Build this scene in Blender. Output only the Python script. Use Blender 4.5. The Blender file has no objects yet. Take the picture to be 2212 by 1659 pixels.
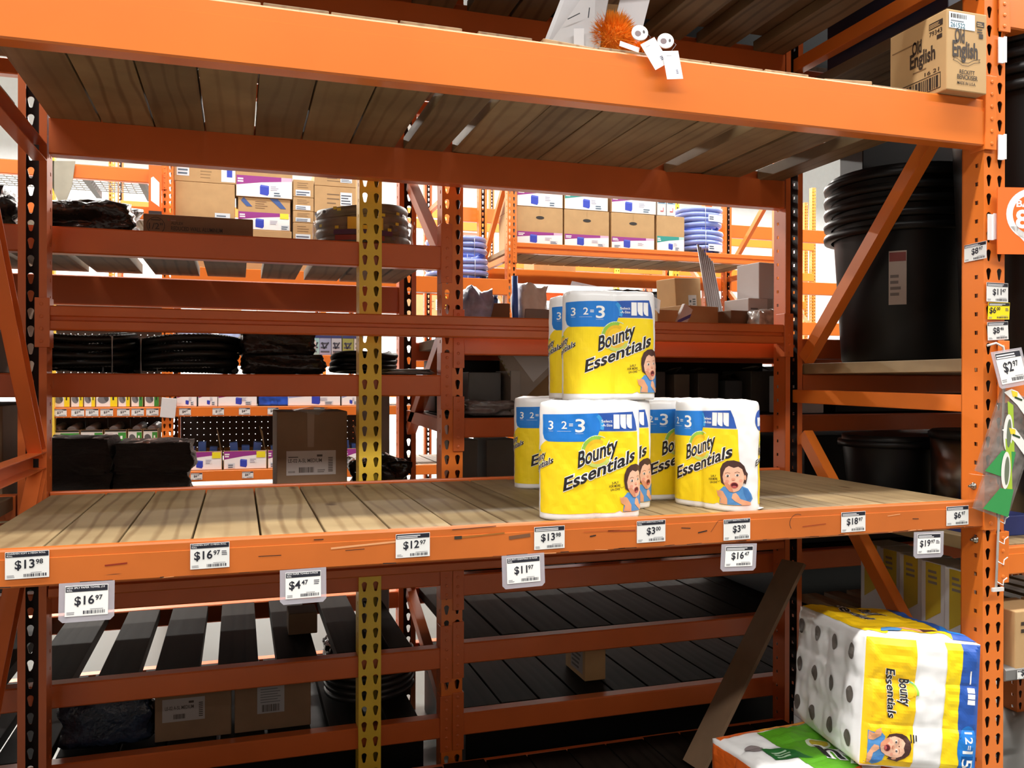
import bpy, bmesh, math, random
from mathutils import Vector, Matrix, noise
from mathutils.geometry import tessellate_polygon
random.seed(7)
SC = bpy.context.scene
COL = SC.collection
PI = math.pi

# ------------------------------------------------------------------ camera
CAM = Vector((0.5162, -1.814, 1.4032)); FPX = 1845.7
YAW, PIT, ROL = 0.3096, -0.0017, 0.002
_F = Vector((math.sin(YAW)*math.cos(PIT), math.cos(YAW)*math.cos(PIT), math.sin(PIT)))
_R0 = Vector((math.cos(YAW), -math.sin(YAW), 0)); _U0 = _R0.cross(_F)
_R = _R0*math.cos(ROL)+_U0*math.sin(ROL); _U = -_R0*math.sin(ROL)+_U0*math.cos(ROL)
cd = bpy.data.cameras.new('camera'); cam = bpy.data.objects.new('camera', cd); COL.objects.link(cam)
cd.sensor_fit = 'HORIZONTAL'; cd.sensor_width = 36; cd.lens = FPX/2212*36
cd.clip_start = 0.05; cd.clip_end = 100
m3 = Matrix((_R, _U, -_F)).transposed()
cam.matrix_world = Matrix.Translation(CAM) @ m3.to_4x4()
SC.camera = cam

# ------------------------------------------------------------------ world, light, exposure
w = bpy.data.worlds.new('world'); SC.world = w; w.use_nodes = True
bg = w.node_tree.nodes['Background']; bg.inputs[0].default_value = (0.9, 0.95, 1, 1); bg.inputs[1].default_value = 0.004
SC.view_settings.view_transform = 'Standard'; SC.view_settings.look = 'None'
SC.view_settings.exposure = 0.0; SC.view_settings.gamma = 1; SC.view_settings.use_curve_mapping = False

def area(name, loc, sx, sy, power, col=(1, .95, .88)):
    l = bpy.data.lights.new(name, 'AREA'); l.shape = 'RECTANGLE'; l.size = sx; l.size_y = sy
    l.energy = power; l.color = col
    o = bpy.data.objects.new(name, l); COL.objects.link(o); o.location = loc; return o
# rows of strip lamps under the warehouse ceiling, one above the middle of each aisle
area('aisle_lamp_row', (2.0, -.90, 5.6), 16, .22, 800, (1, .97, .92))
area('aisle_lamp_row', (2.0, -5.7, 7.0), 18, .5, 1220, (1, .97, .92))
area('aisle_lamp_row', (2.0, 3.25, 6.5), 18, .35, 900, (1, .98, .94))
area('aisle_lamp_row', (4.0, 8.2, 6.5), 20, .40, 2600)
area('aisle_lamp_row', (4.0, 14.0, 6.5), 24, .40, 7000)

def ray(px, py): return _F+_R*((px-1106)/FPX)-_U*((py-829.5)/FPX)
def at(px, py, y):            # the point of the depth plane y that the pixel shows
    d = ray(px, py); return CAM+d*((y-CAM.y)/d.y)
def atx(px, py, x):
    d = ray(px, py); return CAM+d*((x-CAM.x)/d.x)

# ------------------------------------------------------------------ materials
def lin(c):
    return tuple(((v/255)/12.92 if v/255 <= .04045 else ((v/255+.055)/1.055)**2.4) for v in c)
MATS = {}
def mat(name, rgb, rough=.5, var=.10, scale=9, metal=0, coat=0, bump=0, bscale=60, alpha=1, stretch=(1, 1, 1), linear=False, spec=.5, dirt=None):
    if name in MATS: return MATS[name]
    m = bpy.data.materials.new(name); m.use_nodes = True
    nt = m.node_tree; b = nt.nodes['Principled BSDF']; N = nt.nodes.new; K = nt.links.new
    c = rgb if linear else lin(rgb)
    tc = N('ShaderNodeTexCoord'); mp = N('ShaderNodeMapping'); K(tc.outputs['Object'], mp.inputs[0])
    mp.inputs['Scale'].default_value = stretch
    oi = N('ShaderNodeObjectInfo'); 
    ad = N('ShaderNodeVectorMath'); ad.operation = 'ADD'; K(mp.outputs[0], ad.inputs[0])
    cb = N('ShaderNodeCombineXYZ'); mu = N('ShaderNodeMath'); mu.operation = 'MULTIPLY'; mu.inputs[1].default_value = 37
    K(oi.outputs['Random'], mu.inputs[0]); K(mu.outputs[0], cb.inputs[0]); K(mu.outputs[0], cb.inputs[2]); K(cb.outputs[0], ad.inputs[1])
    nz = N('ShaderNodeTexNoise'); nz.inputs['Scale'].default_value = scale; nz.inputs['Detail'].default_value = 4
    K(ad.outputs[0], nz.inputs['Vector'])
    rp = N('ShaderNodeValToRGB'); rp.color_ramp.elements[0].position = .3; rp.color_ramp.elements[1].position = .7
    d = [v*(1-var) for v in c]; e = [min(1, v*(1+var)) for v in c]
    rp.color_ramp.elements[0].color = (*d, 1); rp.color_ramp.elements[1].color = (*e, 1)
    K(nz.outputs[0], rp.inputs[0])
    out = rp.outputs[0]
    if dirt:
        n2 = N('ShaderNodeTexNoise'); n2.inputs['Scale'].default_value = dirt[2]; n2.inputs['Detail'].default_value = 6
        mp2 = N('ShaderNodeMapping'); mp2.inputs['Scale'].default_value = dirt[3]; K(tc.outputs['Object'], mp2.inputs[0]); K(mp2.outputs[0], n2.inputs['Vector'])
        r2 = N('ShaderNodeValToRGB'); r2.color_ramp.elements[0].position = dirt[1]; r2.color_ramp.elements[1].position = dirt[1]+.06
        K(n2.outputs[0], r2.inputs[0])
        mx = N('ShaderNodeMixRGB'); mx.inputs[2].default_value = (*lin(dirt[0]), 1); K(r2.outputs[0], mx.inputs[0]); K(out, mx.inputs[1]); out = mx.outputs[0]
    K(out, b.inputs['Base Color'])
    b.inputs['Roughness'].default_value = rough; b.inputs['Metallic'].default_value = metal
    b.inputs['Specular IOR Level'].default_value = spec
    if coat: b.inputs['Coat Weight'].default_value = coat; b.inputs['Coat Roughness'].default_value = .12
    if alpha < 1: b.inputs['Alpha'].default_value = alpha
    if bump:
        nb = N('ShaderNodeTexNoise'); nb.inputs['Scale'].default_value = bscale; K(ad.outputs[0], nb.inputs['Vector'])
        bp = N('ShaderNodeBump'); bp.inputs['Strength'].default_value = bump; bp.inputs['Distance'].default_value = .01
        K(nb.outputs[0], bp.inputs['Height']); K(bp.outputs[0], b.inputs['Normal'])
    MATS[name] = m; return m
def emis(name, rgb, s):
    m = bpy.data.materials.new(name); m.use_nodes = True; b = m.node_tree.nodes['Principled BSDF']
    b.inputs['Base Color'].default_value = (*rgb, 1); b.inputs['Emission Color'].default_value = (*rgb, 1); b.inputs['Emission Strength'].default_value = s
    return m
def wood(name, light, dark, spec=.4):
    m = bpy.data.materials.new(name); m.use_nodes = True
    nt = m.node_tree; b = nt.nodes['Principled BSDF']; N = nt.nodes.new; K = nt.links.new
    tc = N('ShaderNodeTexCoord'); oi = N('ShaderNodeObjectInfo')
    mu = N('ShaderNodeMath'); mu.operation = 'MULTIPLY'; mu.inputs[1].default_value = 53; K(oi.outputs['Random'], mu.inputs[0])
    cb = N('ShaderNodeCombineXYZ'); K(mu.outputs[0], cb.inputs[0]); K(mu.outputs[0], cb.inputs[1])
    ad = N('ShaderNodeVectorMath'); ad.operation = 'ADD'; K(tc.outputs['Object'], ad.inputs[0]); K(cb.outputs[0], ad.inputs[1])
    mp = N('ShaderNodeMapping'); mp.inputs['Scale'].default_value = (1, .16, 1); K(ad.outputs[0], mp.inputs[0])
    wv = N('ShaderNodeTexWave'); wv.wave_type = 'BANDS'; wv.bands_direction = 'X'; wv.inputs['Scale'].default_value = 7
    wv.inputs['Distortion'].default_value = 6.5; wv.inputs['Detail'].default_value = 2.5; wv.inputs['Detail Scale'].default_value = 1.1
    K(mp.outputs[0], wv.inputs['Vector'])
    r = N('ShaderNodeValToRGB'); r.color_ramp.elements[0].color = (*lin(dark), 1); r.color_ramp.elements[1].color = (*lin(light), 1)
    r.color_ramp.elements[0].position = .0; r.color_ramp.elements[1].position = .30; K(wv.outputs['Fac'], r.inputs[0])
    av = N('ShaderNodeMixRGB'); av.inputs[2].default_value = (*[a*.75+c*.25 for a, c in zip(lin(light), lin(dark))], 1); K(r.outputs[0], av.inputs[1])
    ms = N('ShaderNodeMath'); ms.operation = 'MULTIPLY'; ms.inputs[1].default_value = 7.31; K(oi.outputs['Random'], ms.inputs[0])
    mf = N('ShaderNodeMath'); mf.operation = 'FRACT'; K(ms.outputs[0], mf.inputs[0]); mg = N('ShaderNodeMapRange'); mg.inputs[3].default_value = .15; mg.inputs[4].default_value = .85; K(mf.outputs[0], mg.inputs[0]); K(mg.outputs[0], av.inputs[0]); r = av
    # per-plank brightness and grime
    mr = N('ShaderNodeMapRange'); mr.inputs[3].default_value = .62; mr.inputs[4].default_value = 1.12; K(oi.outputs['Random'], mr.inputs[0])
    mx = N('ShaderNodeMixRGB'); mx.blend_type = 'MULTIPLY'; mx.inputs[0].default_value = 1; K(r.outputs[0], mx.inputs[1]); K(mr.outputs[0], mx.inputs[2])
    n2 = N('ShaderNodeTexNoise'); n2.inputs['Scale'].default_value = 5; n2.inputs['Detail'].default_value = 5; K(ad.outputs[0], n2.inputs['Vector'])
    r2 = N('ShaderNodeValToRGB'); r2.color_ramp.elements[0].position = .35; r2.color_ramp.elements[1].position = .65
    r2.color_ramp.elements[0].color = (.72, .70, .68, 1); r2.color_ramp.elements[1].color = (1, 1, 1, 1); K(n2.outputs[0], r2.inputs[0])
    m2 = N('ShaderNodeMixRGB'); m2.blend_type = 'MULTIPLY'; m2.inputs[0].default_value = 1; K(mx.outputs[0], m2.inputs[1]); K(r2.outputs[0], m2.inputs[2])
    vo = N('ShaderNodeTexVoronoi'); vo.inputs['Scale'].default_value = 5; mv = N('ShaderNodeMapping'); mv.inputs['Scale'].default_value = (1, .55, 1); K(ad.outputs[0], mv.inputs[0]); K(mv.outputs[0], vo.inputs['Vector'])
    r3 = N('ShaderNodeValToRGB'); r3.color_ramp.elements[0].position = .05; r3.color_ramp.elements[1].position = .10; r3.color_ramp.elements[0].color = (.35, .25, .18, 1); r3.color_ramp.elements[1].color = (1, 1, 1, 1); K(vo.outputs['Distance'], r3.inputs[0])
    m4 = N('ShaderNodeMixRGB'); m4.blend_type = 'MULTIPLY'; m4.inputs[0].default_value = 1; K(m2.outputs[0], m4.inputs[1]); K(r3.outputs[0], m4.inputs[2])
    K(m4.outputs[0], b.inputs['Base Color']); b.inputs['Roughness'].default_value = .6; b.inputs['Specular IOR Level'].default_value = spec
    bp = N('ShaderNodeBump'); bp.inputs['Strength'].default_value = .15; bp.inputs['Distance'].default_value = .002; K(wv.outputs['Fac'], bp.inputs['Height']); K(bp.outputs[0], b.inputs['Normal'])
    MATS[name] = m; return m

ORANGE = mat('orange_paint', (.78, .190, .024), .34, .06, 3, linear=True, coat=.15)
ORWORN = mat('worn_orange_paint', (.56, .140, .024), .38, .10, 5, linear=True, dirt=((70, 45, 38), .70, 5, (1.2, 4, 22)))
ORDIM = mat('shaded_orange_paint', (.66, .142, .030), .36, .08, 4, linear=True, coat=.1)  # the same orange darkened, shade of the back steel put in the colour
YELLOW = mat('yellow_paint', (.90, .62, .06), .4, .08, 6, linear=True)
WOOD = wood('pine_plank', (174, 151, 112), (136, 110, 76))
WOODD = wood('shaded_dirty_plank', (38, 32, 27), (25, 21, 17), .05)  # dirty planks darkened further to hold the shade of the low shelves
WOODG = wood('weathered_plank', (150, 128, 100), (96, 76, 56))
CARD = mat('cardboard', (186, 150, 104), .8, .06, 12)
CARDD = mat('brown_cardboard', (122, 96, 72), .8, .08, 12)
WHITE = mat('white_card', (232, 232, 230), .6, .03)
FILM = mat('white_film', (246, 246, 247), .28, .02, spec=.5)
BLACKP = mat('black_plastic', (11, 11, 12), .42, .15, spec=.35)
BLACKW = mat('black_shrink_wrap', (34, 31, 30), .22, .3, 14, bump=.7, bscale=30)
STEEL = mat('zinc_steel', (170, 168, 160), .3, .06, metal=1)
BLUEH = mat('blue_hose', (70, 100, 190), .25, .1)
GREY = mat('grey_plastic', (120, 118, 116), .4, .06)
CLEAR = mat('clear_plastic', (200, 196, 205), .12, .05, alpha=.45)
GLOSSW = mat('clear_wrap', (150, 145, 140), .12, .3, 20, alpha=.40, bump=.8, bscale=25)
NAVY = mat('dark_navy_plastic', (26, 30, 52), .5, .1)

INK = {}
def ink(rgb):
    k = tuple(rgb)
    if k not in INK: INK[k] = mat('ink_%d_%d_%d' % k, rgb, .45, .02)
    return INK[k]

# ------------------------------------------------------------------ mesh builder
class MB:
    def __init__(s): s.v = []; s.f = []; s.mi = []; s.mats = []; s.cur = 0; s.smooth = []
    def m(s, material):
        if material not in s.mats: s.mats.append(material)
        s.cur = s.mats.index(material); return s
    def poly(s, pts, smooth=False):
        n = len(s.v); s.v += [tuple(p) for p in pts]; s.f.append(tuple(range(n, n+len(pts)))); s.mi.append(s.cur); s.smooth.append(smooth)
    def raw(s, v, f, smooth=False):
        n = len(s.v); s.v += [tuple(p) for p in v]
        for q in f: s.f.append(tuple(n+i for i in q)); s.mi.append(s.cur); s.smooth.append(smooth)
    def box(s, x0, x1, y0, y1, z0, z1, M=None):
        v = [(x0, y0, z0), (x1, y0, z0), (x1, y1, z0), (x0, y1, z0), (x0, y0, z1), (x1, y0, z1), (x1, y1, z1), (x0, y1, z1)]
        if M: v = [M @ Vector(p) for p in v]
        s.raw(v, [(0, 3, 2, 1), (4, 5, 6, 7), (0, 1, 5, 4), (1, 2, 6, 5), (2, 3, 7, 6), (3, 0, 4, 7)])
    def extx(s, prof, x0, x1):                        # closed (y,z) profile pulled along x
        n = len(prof); v = [(x0, a, b) for a, b in prof]+[(x1, a, b) for a, b in prof]
        f = [(i, (i+1) % n, n+(i+1) % n, n+i) for i in range(n)]
        s.raw(v, f)
        for tri in tessellate_polygon([[Vector((a, b, 0)) for a, b in prof]]):
            s.raw([v[i] for i in tri], [(0, 1, 2)]); s.raw([v[n+i] for i in tri], [(2, 1, 0)])
    def bar(s, a, b, w, h, up=(0, 0, 1)):             # box bar from a to b
        a = Vector(a); b = Vector(b); d = (b-a).normalized(); r = d.cross(Vector(up)).normalized(); u = r.cross(d)
        v = [p+r*i*w/2+u*j*h/2 for p in (a, b) for i, j in ((-1, -1), (1, -1), (1, 1), (-1, 1))]
        s.raw(v, [(0, 1, 2, 3), (7, 6, 5, 4), (0, 4, 5, 1), (1, 5, 6, 2), (2, 6, 7, 3), (3, 7, 4, 0)])
    def tube(s, pts, r, n=8, closed=False, rf=None):
        pts = [Vector(p) for p in pts]; N = len(pts); v = []; up = Vector((0, 0, 1))
        for i, p in enumerate(pts):
            d = (pts[(i+1) % N]-pts[i-1]) if closed else (pts[min(i+1, N-1)]-pts[max(i-1, 0)])
            d.normalize(); q = up if abs(d.z) < .95 else Vector((1, 0, 0)); a = d.cross(q).normalized(); b = a.cross(d)
            rr = rf(i) if rf else r
            v += [p+a*math.cos(2*PI*k/n)*rr+b*math.sin(2*PI*k/n)*rr for k in range(n)]
        f = [(i*n+k, i*n+(k+1) % n, ((i+1) % N)*n+(k+1) % n, ((i+1) % N)*n+k) for i in range(N if closed else N-1) for k in range(n)]
        s.raw(v, f, True)
        if not closed: s.raw(v[:n], [tuple(range(n))]); s.raw(v[-n:], [tuple(reversed(range(n)))])
    def lathe(s, prof, n=32, c=(0, 0), cap=True):
        v = [(c[0]+r*math.cos(2*PI*k/n), c[1]+r*math.sin(2*PI*k/n), z) for r, z in prof for k in range(n)]
        s.raw(v, [(i*n+k, i*n+(k+1) % n, (i+1)*n+(k+1) % n, (i+1)*n+k) for i in range(len(prof)-1) for k in range(n)], True)
        if cap: s.raw(v[:n], [tuple(reversed(range(n)))]); s.raw(v[-n:], [tuple(range(n))])
    def mesh(s, name):
        me = bpy.data.meshes.new(name); me.from_pydata(s.v, [], s.f)
        for m in s.mats: me.materials.append(m)
        me.polygons.foreach_set('material_index', s.mi); me.polygons.foreach_set('use_smooth', s.smooth); me.update()
        return me
    def build(s, name, parent=None, loc=None, rot=None, bevel=0):
        me = s.mesh(name)
        if bevel or True:
            bm = bmesh.new(); bm.from_mesh(me)
            bmesh.ops.remove_doubles(bm, verts=bm.verts, dist=1e-6)
            if bevel:
                es = [e for e in bm.edges if len(e.link_faces) == 2 and e.calc_face_angle(0) > .6]
                bmesh.ops.bevel(bm, geom=es, offset=bevel, segments=2, affect='EDGES', profile=.5)
            bmesh.ops.recalc_face_normals(bm, faces=bm.faces)
            bm.to_mesh(me); bm.free()
        return link(name, me, parent, loc, rot)
def link(name, me, parent=None, loc=None, rot=None):
    o = bpy.data.objects.new(name, me); COL.objects.link(o)
    if parent: o.parent = parent
    if loc is not None: o.location = loc
    if rot is not None: o.rotation_euler = rot
    return o
def tag(o, label=None, cat=None, group=None, kind=None):
    if label: o['label'] = label
    if label and not kind: o['kind'] = 'thing'
    if cat: o['category'] = cat
    if group: o['group'] = group
    if kind: o['kind'] = kind
    return o
def thing(name, label, cat, loc=(0, 0, 0), rot=(0, 0, 0), group=None):
    o = bpy.data.objects.new(name, None); COL.objects.link(o); o.location = loc; o.rotation_euler = rot
    o.empty_display_size = .05
    return tag(o, label, cat, group)

# ------------------------------------------------------------------ flat print (lettering, bands, pictures) laid on a surface
TEXTS = {}
def prep(strings):
    objs = []
    for s, off in strings:
        if (s, off) in TEXTS: continue
        c = bpy.data.curves.new('t', 'FONT'); c.body = s; c.size = 1; c.offset = off; c.resolution_u = 3
        o = bpy.data.objects.new('t', c); COL.objects.link(o); objs.append((s, off, o))
    bpy.context.view_layer.update(); dg = bpy.context.evaluated_depsgraph_get()
    for s, off, o in objs:
        me = bpy.data.meshes.new_from_object(o.evaluated_get(dg)); me.calc_loop_triangles()
        vs = [(v.co.x, v.co.y) for v in me.vertices]
        TEXTS[(s, off)] = [[vs[i] for i in t.vertices] for t in me.loop_triangles]
        bpy.data.meshes.remove(me); c = o.data; bpy.data.objects.remove(o); bpy.data.curves.remove(c)
def area2(p): return sum(p[i-1][0]*p[i][1]-p[i][0]*p[i-1][1] for i in range(len(p)))/2
def clipu(p, lo, hi):
    for sgn, lim in ((1, lo), (-1, hi)):
        q = []
        for i in range(len(p)):
            a, b = p[i-1], p[i]; da = sgn*(a[0]-lim); db = sgn*(b[0]-lim)
            if (da < 0) != (db < 0):
                t = da/(da-db); q.append((a[0]+t*(b[0]-a[0]), a[1]+t*(b[1]-a[1])))
            if db >= 0: q.append(b)
        p = q
        if len(p) < 3: return []
    return p
class Print:
    """collects flat coloured shapes in (u,v) metres and lays them on surf(u,v,lift)"""
    def __init__(s, surf, strip=None, dv=None, base=.0004, step=.00012): s.mb = MB(); s.surf = surf; s.strip = strip; s.dv = dv; s.base = base; s.step = step
    def _emit(s, p, col, layer):
        if abs(area2(p)) < 1e-9: return
        if area2(p) < 0: p = p[::-1]
        s.mb.m(ink(col)); h = s.base+layer*s.step; ps = [p]
        if s.strip:
            lo = min(a[0] for a in p); hi = max(a[0] for a in p); ps = []
            for k in range(math.floor(lo/s.strip), math.ceil(hi/s.strip)):
                q = clipu(p, k*s.strip, (k+1)*s.strip)
                if len(q) >= 3: ps.append(q)
        if s.dv:
            out = []
            for p in ps:
                sw = [(b, a) for a, b in p]; lo = min(a[0] for a in sw); hi = max(a[0] for a in sw)
                for k in range(math.floor(lo/s.dv), math.ceil(hi/s.dv)):
                    q = clipu(sw, k*s.dv, (k+1)*s.dv)
                    if len(q) >= 3: out.append([(b, a) for a, b in q])
            ps = out
        for p in ps: s.mb.poly([s.surf(a, b, h) for a, b in p])
    def poly(s, pts, col, layer=0):
        if area2(pts) < 0: pts = pts[::-1]
        for t in tessellate_polygon([[Vector((a, b, 0)) for a, b in pts]]): s._emit([pts[i] for i in t], col, layer)
    def rect(s, u0, v0, u1, v1, col, layer=0): s._emit([(u0, v0), (u1, v0), (u1, v1), (u0, v1)], col, layer)
    def ell(s, u, v, a, b, col, layer=0, n=24, rot=0):
        c, d = math.cos(rot), math.sin(rot)
        s._emit([(u+a*math.cos(2*PI*k/n)*c-b*math.sin(2*PI*k/n)*d, v+a*math.cos(2*PI*k/n)*d+b*math.sin(2*PI*k/n)*c) for k in range(n)], col, layer)
    def arc(s, u, v, r0, r1, a0, a1, col, layer=0, n=24):
        for k in range(n):
            p, q = a0+(a1-a0)*k/n, a0+(a1-a0)*(k+1)/n
            s._emit([(u+r0*math.cos(p), v+r0*math.sin(p)), (u+r1*math.cos(p), v+r1*math.sin(p)), (u+r1*math.cos(q), v+r1*math.sin(q)), (u+r0*math.cos(q), v+r0*math.sin(q))], col, layer)
    def stroke(s, pts, wd, col, layer=0):
        for a, b in zip(pts, pts[1:]):
            dx, dy = b[0]-a[0], b[1]-a[1]; l = math.hypot(dx, dy) or 1; nx, ny = -dy/l*wd/2, dx/l*wd/2
            s._emit([(a[0]-nx, a[1]-ny), (b[0]-nx, b[1]-ny), (b[0]+nx, b[1]+ny), (a[0]+nx, a[1]+ny)], col, layer)
    def text(s, st, u, v, h, col, layer=0, wd=None, rot=0, shear=0, off=0.0, rise=0, mirror=False):
        tr = TEXTS[(st, off)]; xs = [p[0] for t in tr for p in t]; x0 = min(xs); x1 = max(xs)
        k = h/.70; kx = wd/(x1-x0) if wd else k
        c, d = math.cos(rot), math.sin(rot)
        for t in tr:
            q = []
            for x, y in t:
                a = (x-x0)*kx; b = y*k; a += shear*b; b += rise*(x-x0)*kx
                q.append((u+a*c-b*d, v+a*d+b*c))
            s._emit(q, col, layer)
    def lines(s, u0, v0, u1, v1, n, col, layer=0, fill=.5, rag=.35):
        dv = (v1-v0)/n
        for k in range(n): s.rect(u0, v0+k*dv, u1-(u1-u0)*rag*random.random(), v0+(k+fill)*dv, col, layer)
    def barcode(s, u0, v0, u1, v1, col, layer=0, n=14):
        u = u0
        while u < u1:
            wd = (u1-u0)/n*random.choice((.3, .5, .8)); s.rect(u, v0, min(u+wd, u1), v1, col, layer); u += wd+(u1-u0)/n*random.choice((.3, .5))
    def build(s, name, parent, loc=None):
        if not s.mb.v: return None
        return link(name, s.mb.mesh(name), parent, loc)
def plane(o, ax, ay):
    o = Vector(o); ax = Vector(ax).normalized(); ay = Vector(ay).normalized(); n = ax.cross(ay)
    return lambda u, v, h: o+ax*u+ay*v+n*h

PRICES = ['$13', '98', '$16', '97', '$4', '47', '$12', '$11', '$3', '00', '$18', '$6', '$19', '$8', '46', '$2']
prep([(p, .02) for p in PRICES]+[(p, 0.0) for p in PRICES]+[(s, o) for s in ('Bounty', 'Essentials') for o in (.022, .062, 0.0)]
     + [(s, .012) for s in ('2', '=', '3', '12', '15', '8', 'hy', '1/2"', 'ALFLEX', 'REDUCED WALL ALUMINUM', '250', 'Select', '-A-Size', '2-PLY', 'FOR MORE', 'UH-OHS', 'Old', 'English', 'RECKITT', 'BENCKISER', 'MADE IN U.S.A.', '261522', 'BAY', '6.2', 'STRONG', 'Kills!', 'LE-02 A-5L MEDIUM', '79343', '16 21', '1', '5', '9')]
     + [(h_, .012) for h_ in ('CHARMIN SOFT 6 MEGA ROLL', 'CHARMIN SOFT 12 MEGA ROLL', 'HDX 3PLY PAPER TOWEL (15', 'HDX PAPER TOWELS 2-PACK', 'BOUNTY ESSENTIALS 12 HUGE', 'BOUNTY ESSENTIALS 2 HUGE', 'ROLL')] + [('hy', .06), ('Old', .03), ('English', .03), ('8', .03), ('BAY', .03)])

# ------------------------------------------------------------------ the setting
CONC = mat('concrete', (112, 116, 112), .35, .06, 2)
def struct(name, mb, parent=None):
    o = mb.build(name, parent); tag(o, kind='structure'); return o
b = MB().m(CONC); b.box(-16, 22, -9, 19, -.1, 0); struct('floor', b)
b = MB().m(mat('ceiling_deck', (225, 226, 224), .7, .03)); b.box(-16, 22, -9, 19, 9.0, 9.1); ceil = struct('ceiling', b)
for k in range(9):
    c = MB().m(mat('truss_white', (200, 200, 198), .6)); y = -4+k*2.6
    c.bar((-16, y, 8.9), (22, y, 8.9), .12, .06); c.bar((-16, y, 8.2), (22, y, 8.2), .10, .06)
    for j in range(28): c.bar((-15+j*1.3, y, 8.25), (-14.35+j*1.3, y, 8.85), .04, .04); c.bar((-14.35+j*1.3, y, 8.85), (-13.7+j*1.3, y, 8.25), .04, .04)
    c.build('roof_truss', ceil)
WALLM = mat('white_wall', (236, 238, 240), .7, .02)
b = MB().m(WALLM); b.box(-16, 22, 19, 19.1, 0, 9); struct('wall_back', b)
b = MB().m(WALLM); b.box(-16.1, -16, -9, 19, 0, 9); struct('wall_left', b)
b = MB().m(WALLM); b.box(22, 22.1, -9, 19, 0, 9); struct('wall_right', b)
# the shelving run on the other side of the shopper's aisle, seen only by what it reflects
b = MB().m(mat('aisle_goods', (158, 148, 140), .7, .12, 1.2)); b.box(-8, 12, -3.6, -2.9, 1.0, 2.6); b.m(mat('low_bounce_goods', (60, 50, 44), .8, .2, 2)); b.box(-8, 12, -3.6, -2.9, 0, 1.0); struct('wall_front', b)  # lower part darkened to bounce less light onto the low shelves

# ------------------------------------------------------------------ rack steel
def circ(cx, cy, r, a0, a1, n): return [(cx+r*math.cos(a0+(a1-a0)*i/n), cy+r*math.sin(a0+(a1-a0)*i/n)) for i in range(n+1)]
def keyhole(cx, cy, k=1.0):       # wide round top running into a narrow foot
    return circ(cx, cy+.006*k, .0088*k, math.radians(-28), math.radians(208), 8)+circ(cx, cy-.0135*k, .0045*k, math.radians(188), math.radians(352), 4)
def squarehole(cx, cy, s=.0055): return [(cx-s, cy-s), (cx+s, cy-s), (cx+s, cy+s), (cx-s, cy+s)]
INSIDE = mat('dark_column_inside', (52, 34, 30), .6, .15)  # inner faces of the columns, darker than the outside
def perf(mb, w0, w1, pitch, count, holes, place, thick=.0025, inner=None):
    """a sheet w0..w1 wide, count cells of one pitch, each with real holes through it; place(u,v,t) -> point"""
    outer = [(w0, 0), (w1, 0), (w1, pitch), (w0, pitch)]
    loops = [outer]+[h[::-1] for h in holes]
    flat = [p for l in loops for p in l]
    tris = tessellate_polygon([[Vector((a, b, 0)) for a, b in l] for l in loops])
    v = []; f = []; n = len(flat); fi = []; cur = mb.cur
    for c in range(count):
        o = len(v)
        v += [place(a, b+c*pitch, 0) for a, b in flat]+[place(a, b+c*pitch, thick) for a, b in flat]
        for t in tris: f.append(tuple(o+i for i in t)); fi.append(tuple(o+n+i for i in reversed(t)))
        i0 = 4
        for l in loops[1:]:
            m = len(l)
            for i in range(m): a, bb = i0+i, i0+(i+1) % m; f.append((o+a, o+bb, o+n+bb, o+n+a))
            i0 += m
    mb.raw(v, f); k0 = len(mb.v)-len(v)
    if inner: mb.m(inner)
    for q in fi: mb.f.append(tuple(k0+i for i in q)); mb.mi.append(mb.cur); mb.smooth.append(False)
    mb.cur = cur
PITCH = .0508; CW = .0365; CD = .074
def column_mesh(material, H, k=1.0):
    n = int(H/PITCH); mb = MB().m(material)
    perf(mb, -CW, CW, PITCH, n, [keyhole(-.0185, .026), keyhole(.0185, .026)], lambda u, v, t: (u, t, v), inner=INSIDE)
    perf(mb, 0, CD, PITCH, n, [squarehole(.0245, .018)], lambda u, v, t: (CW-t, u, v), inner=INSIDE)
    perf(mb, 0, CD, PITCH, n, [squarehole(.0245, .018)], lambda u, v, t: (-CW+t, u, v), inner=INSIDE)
    mb.box(-CW, -CW+.020, CD-.003, CD, 0, n*PITCH); mb.box(CW-.020, CW, CD-.003, CD, 0, n*PITCH)
    me = mb.mesh('column')
    bm = bmesh.new(); bm.from_mesh(me); bmesh.ops.remove_doubles(bm, verts=bm.verts, dist=1e-5); bmesh.ops.recalc_face_normals(bm, faces=bm.faces); bm.to_mesh(me); bm.free()
    return me
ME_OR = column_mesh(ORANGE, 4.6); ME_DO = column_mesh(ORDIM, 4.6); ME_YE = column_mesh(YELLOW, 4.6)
def zchan(mb, a, b, w=.04, d=.045):     # a brace: open channel from a to b lying in a plane x=const
    a = Vector(a); b = Vector(b); dr = (b-a).normalized(); s = Vector((1, 0, 0)); n = s.cross(dr).normalized()
    t = .003
    def slab(c, hx, hn): 
        v = [p+c+s*i*hx+n*j*hn for p in (a, b) for i, j in ((-1, -1), (1, -1), (1, 1), (-1, 1))]
        mb.raw(v, [(0, 1, 2, 3), (7, 6, 5, 4), (0, 4, 5, 1), (1, 5, 6, 2), (2, 6, 7, 3), (3, 7, 4, 0)])
    slab(n*0, t/2, d/2); mb_off = w/2
    slab(s*mb_off*1.0+n*(d/2), mb_off, t/2); slab(s*mb_off+n*(-d/2), mb_off, t/2)
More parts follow.
